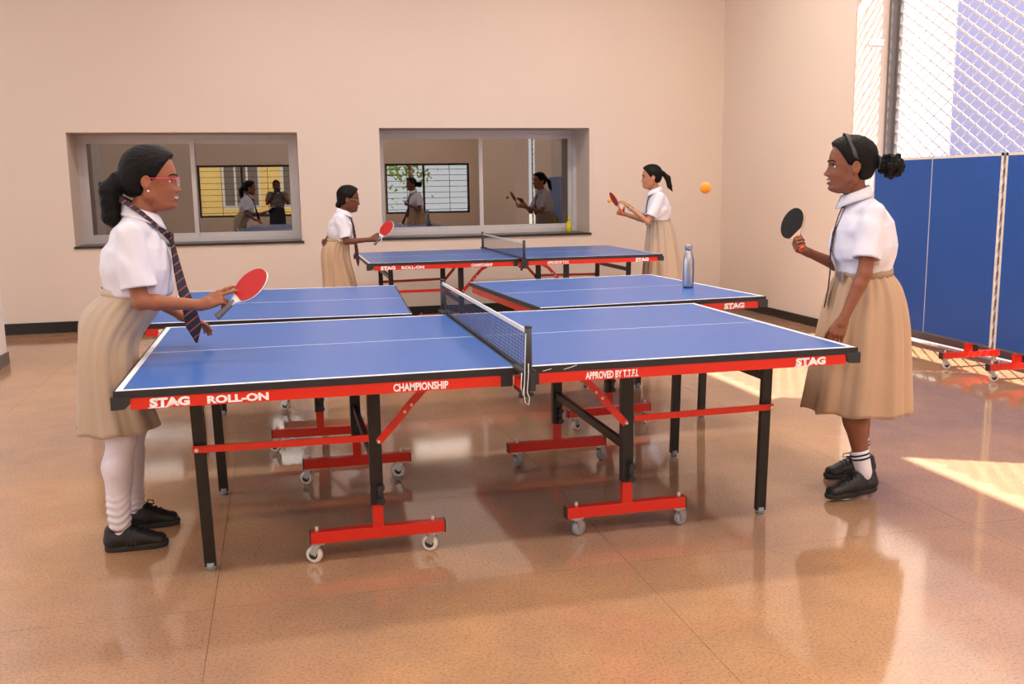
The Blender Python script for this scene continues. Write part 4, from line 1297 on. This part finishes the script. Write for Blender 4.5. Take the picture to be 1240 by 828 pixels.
for a, b in zip(rows, rows[1:]): bm.faces.new((a[0], a[1], b[1], b[0]))
hb = obj('headband', bm, M['headband'], pb, smooth=True); md = hb.modifiers.new('thickness', 'SOLIDIFY'); md.thickness = .004; md.offset = 0
bm = bmesh.new(); tube(bm, [fr.p(-.118 + .0 * math.cos(a), .026 * math.cos(a), .012 + .026 * math.sin(a)) for a in [2 * PI * i / 20 for i in range(20)]], .006, 8, closed=True)
obj('hair_tie', bm, M['plastic'], pb)
obj('buckle', bx(.132, .142, .05, .100, .966, 1.012, bev=.003), M['zinc'], pb)
tie_parts(pb, [((.125, .01, 1.300), .024, (.2, 1, 0)), ((.140, .01, 1.26), .030, (.3, 1, 0)), ((.164, .015, 1.18), .036, (.3, 1, 0)), ((.174, .02, 1.10), .042, (.3, 1, 0)), ((.172, .025, 1.02), .046, (.3, 1, 0)), ((.180, .030, .93), .05, (.3, 1, 0)), ((.188, .03, .88), .05, (.3, 1, 0)), ((.194, .03, .845), .006, (.3, 1, 0))], M['tie'], knot=(.126, .008, 1.306))
GB = V3(rb((.185, -.205, 1.085))) + (FB * .066 + NB * .024) * .95
cB = GB + aB * .142
def toW(loc, rot, p, vec=False):
    c_, s_ = math.cos(rot), math.sin(rot); q = (p[0] * c_ - p[1] * s_, p[0] * s_ + p[1] * c_, p[2])
    return q if vec else (q[0] + loc[0], q[1] + loc[1], q[2] + loc[2])
paddle('black-faced paddle with orange handle held by the near girl in the headband', toW(B_['loc'], B_['rot'], cB), toW(0, B_['rot'], aB, True), (-.93, -.10, .38), M['rubber_black'], M['rubber_red'], M['handle_o'])

# ---- far girl on the left
hdC = Frame((.130, .0, 1.312), pitch=.12, yaw=-.05, sc=.98)
C_ = dict(
    label='small girl leaning forward with a red paddle, left of the farthest table',
    loc=(-.33, 5.42, 0), rot=0, skin=M['skin_c'], h=.006, build=.88, seed=7, hs=.007, hh=.005,
    pelvis=(-.035, 0, .80), waist=(.028, 0, .955), chest=(.045, 0, 1.06), neck=(.080, 0, 1.205), head=hdC,
    arms=[((.045, -.130, 1.135), (.085, -.165, .945), (.292, -.165, .958), (.92, 0, .2), (.2, .85, -.3), ((1.0, 1.2, .6),) * 4, dict(thumb=(.8, .5, .4))),
          ((.045, .130, 1.135), (-.045, .185, .96), (-.10, .08, .93), (-.15, -.95, .05), (.9, -.1, 0), REL, {})],
    legs=[((-.03, -.06, .80), (.0, -.085, .43), (-.02, -.10, .095), 0, 0, 0), ((-.03, .06, .80), (.01, .085, .43), (.0, .10, .095), 0, 0, 0)],
    shirt=[((.030, 0, .965), .098, 1.35), ((.042, 0, 1.05), .106, 1.36), ((.050, 0, 1.11), .088, 1.5), ((.052, 0, 1.14), .055, 1.9)],
    shirt_cut=(.935, .10), sleeve=(.82, .82), sleeve_r=(.048, .058),
    skirt=[(.955, .028, 0, .100, .120), (.88, -.005, 0, .118, .140), (.78, -.010, 0, .125, .155), (.60, .010, 0, .140, .168), (.42, .020, 0, .160, .185)],
    skirt_m=M['khaki_b'], npl=8, pamp=.012, legwear='socks', hair=hair_c, smile=False, lipm=M['lipd'], foot=.23)
pc = person(C_)
fr = hdC
bm = bmesh.new()
for s in (-1, 1):
    tube(bm, [fr.p(.094, s * (.031 + .021 * math.cos(2 * PI * i / 16)), -.003 + .015 * math.sin(2 * PI * i / 16)) for i in range(16)], .0018, 6, closed=True)
    tube(bm, [fr.p(.094, s * .052, .003), fr.p(.030, s * .078, .005), fr.p(-.008, s * .082, .004)], .0018, 6)
obj('glasses', bm, M['gold'], pc)
tie_parts(pc, [((.142, -.01, 1.155), .022, (.3, 1, 0)), ((.158, -.03, 1.08), .035, (.5, 1, 0)), ((.168, -.045, .97), .045, (.6, 1, 0)), ((.178, -.05, .85), .052, (.7, 1, 0)), ((.184, -.05, .77), .055, (.7, 1, 0)), ((.188, -.045, .72), .01, (.7, 1, 0))], M['tie'], knot=(.140, -.005, 1.160))
paddle('small red paddle held by the far girl leaning by the wall', (-.33 + .440, 5.42 - .165, 1.050), (.62, .04, .76), (-.62, -.50, .55), M['rubber_red'], M['rubber_black'], M['handle_g'], M['line'])

# ---- far girl on the right
hdD = Frame((.078, .0, 1.474), pitch=.05, yaw=-.10, sc=.98)
D_ = dict(
    label='far girl with straight ponytail and wristwatch serving a ball, right of farthest table',
    loc=(2.83, 5.60, 0), rot=PI - .18, skin=M['skin_d'], h=.006, build=.9, seed=9, hs=.007, hh=.005,
    pelvis=(-.03, 0, .88), waist=(-.005, 0, 1.07), chest=(.010, 0, 1.18), neck=(.040, 0, 1.352), head=hdD,
    arms=[((.02, -.135, 1.285), (.12, -.150, 1.055), (.335, -.075, 1.120), (.75, .35, .35), (-.1, .9, -.35), ((1.0, 1.2, .6),) * 4, dict(thumb=(.5, .7, .4))),
          ((.02, .135, 1.285), (.135, .165, 1.045), (.300, .075, 1.185), (.72, -.25, .62), (.35, -.3, -.65), ((.35, .5, .3), (.35, .45, .3), (.3, .4, .3), (.3, .3, .2)), dict(spread=.15))],
    legs=[((-.03, -.065, .88), (-.04, -.09, .46), (-.06, -.10, .095), 0, 0, 0), ((-.03, .065, .88), (-.03, .09, .46), (-.05, .10, .095), 0, 0, 0)],
    shirt=[((-.004, 0, 1.07), .104, 1.35), ((.004, 0, 1.16), .112, 1.35), ((.012, 0, 1.23), .094, 1.5), ((.020, 0, 1.28), .058, 1.9)],
    shirt_cut=(1.055, 0), sleeve=(.78, .78), sleeve_r=(.050, .060),
    skirt=[(1.070, -.005, 0, .102, .125), (.98, -.020, 0, .125, .145), (.85, -.032, 0, .146, .160), (.65, -.045, 0, .172, .175), (.46, -.058, 0, .198, .190)],
    skirt_m=M['khaki'], npl=8, pamp=.014, legwear='socks', hair=hair_d, smile=True, lipm=M['lipd'], foot=.24)
pd = person(D_)
wv = nrm(V3((.300, .075, 1.185)) - V3((.135, .165, 1.045))); wc = V3((.300, .075, 1.185)) - wv * .015
obj('watch_strap', cyl(bmesh.new(), wc - wv * .010, wc + wv * .010, .0245, .0235, n=20), M['zinc'], pd)
nw = nrm(np.cross(wv, (0, 1, 0)) * -1 + V3((0, .9, 0)))
obj('watch_face', cyl(bmesh.new(), wc + nw * .020, wc + nw * .030, .014, .013, n=16), M['zinc'], pd)
tie_parts(pd, [((.098, .01, 1.305), .022, (.3, 1, 0)), ((.118, .015, 1.23), .034, (.4, 1, 0)), ((.128, .02, 1.12), .042, (.5, 1, 0)), ((.125, .025, 1.03), .048, (.5, 1, 0)), ((.128, .025, 1.005), .01, (.5, 1, 0))], M['tie'], knot=(.098, .01, 1.310))
cD = (2.83 - .455, 5.60 + .02, 1.268)
paddle('dark red paddle seen nearly edge-on in the hands of the far ponytailed girl', cD, (-.46, .19, .86), (-.87, -.02, -.465), M['rubber_red'], M['rubber_red'], M['handle_o'])

# ---- the photographer, seen mirrored in the left window
hdE = Frame((.06, .0, 1.50), pitch=.05, sc=1.0)
E_ = dict(
    label='person behind the camera holding it up, a dark figure mirrored in the left window',
    loc=(-.83, -3.66, 0), rot=PI / 2, skin=M['skin_c'], h=.008, build=1.05, seed=3, hs=.009, hh=.007,
    pelvis=(-.02, 0, .92), waist=(0, 0, 1.08), chest=(.01, 0, 1.22), neck=(.02, 0, 1.385), head=hdE,
    arms=[((.01, -.165, 1.32), (.06, -.24, 1.10), (.155, -.10, 1.33), (.5, .45, .4), (.3, .9, -.2), REL, {}),
          ((.01, .165, 1.32), (.06, .22, 1.10), (.150, .08, 1.29), (.6, -.35, .4), (.2, -.2, .9), REL, {})],
    legs=[((-.02, -.08, .92), (0, -.10, .50), (-.02, -.11, .095), 0, 0, 0), ((-.02, .08, .92), (0, .10, .50), (-.02, .11, .095), 0, 0, 0)],
    shirt=[((0, 0, 1.03), .115, 1.35), ((.005, 0, 1.15), .115, 1.4), ((.01, 0, 1.25), .10, 1.55), ((.01, 0, 1.31), .06, 2.0)],
    shirt_cut=(.98, 0), shirt_m=M['jamb'], sleeve=(.8, .8),
    skirt=[(1.04, 0, 0, .110, .140), (.93, -.01, 0, .125, .160), (.80, -.01, 0, .130, .170), (.60, -.01, 0, .135, .175), (.30, -.01, 0, .15, .185)],
    skirt_m=M['dress_dark'], legwear='socks', hair=hair_c, smile=False, lipm=M['lipd'])
person(E_)
t = thing('photo_camera', 'black camera held up by the person mirrored in the left window', 'camera', (-.8159, -3.40, 1.40), PI / 2)
obj('body', bx(-.035, .03, -.068, .068, -.05, .045, bev=.008), M['plastic'], t)
obj('lens', cyl(bmesh.new(), (.03, 0, 0), (.085, 0, 0), .034, .036, n=24), M['plastic'], t)
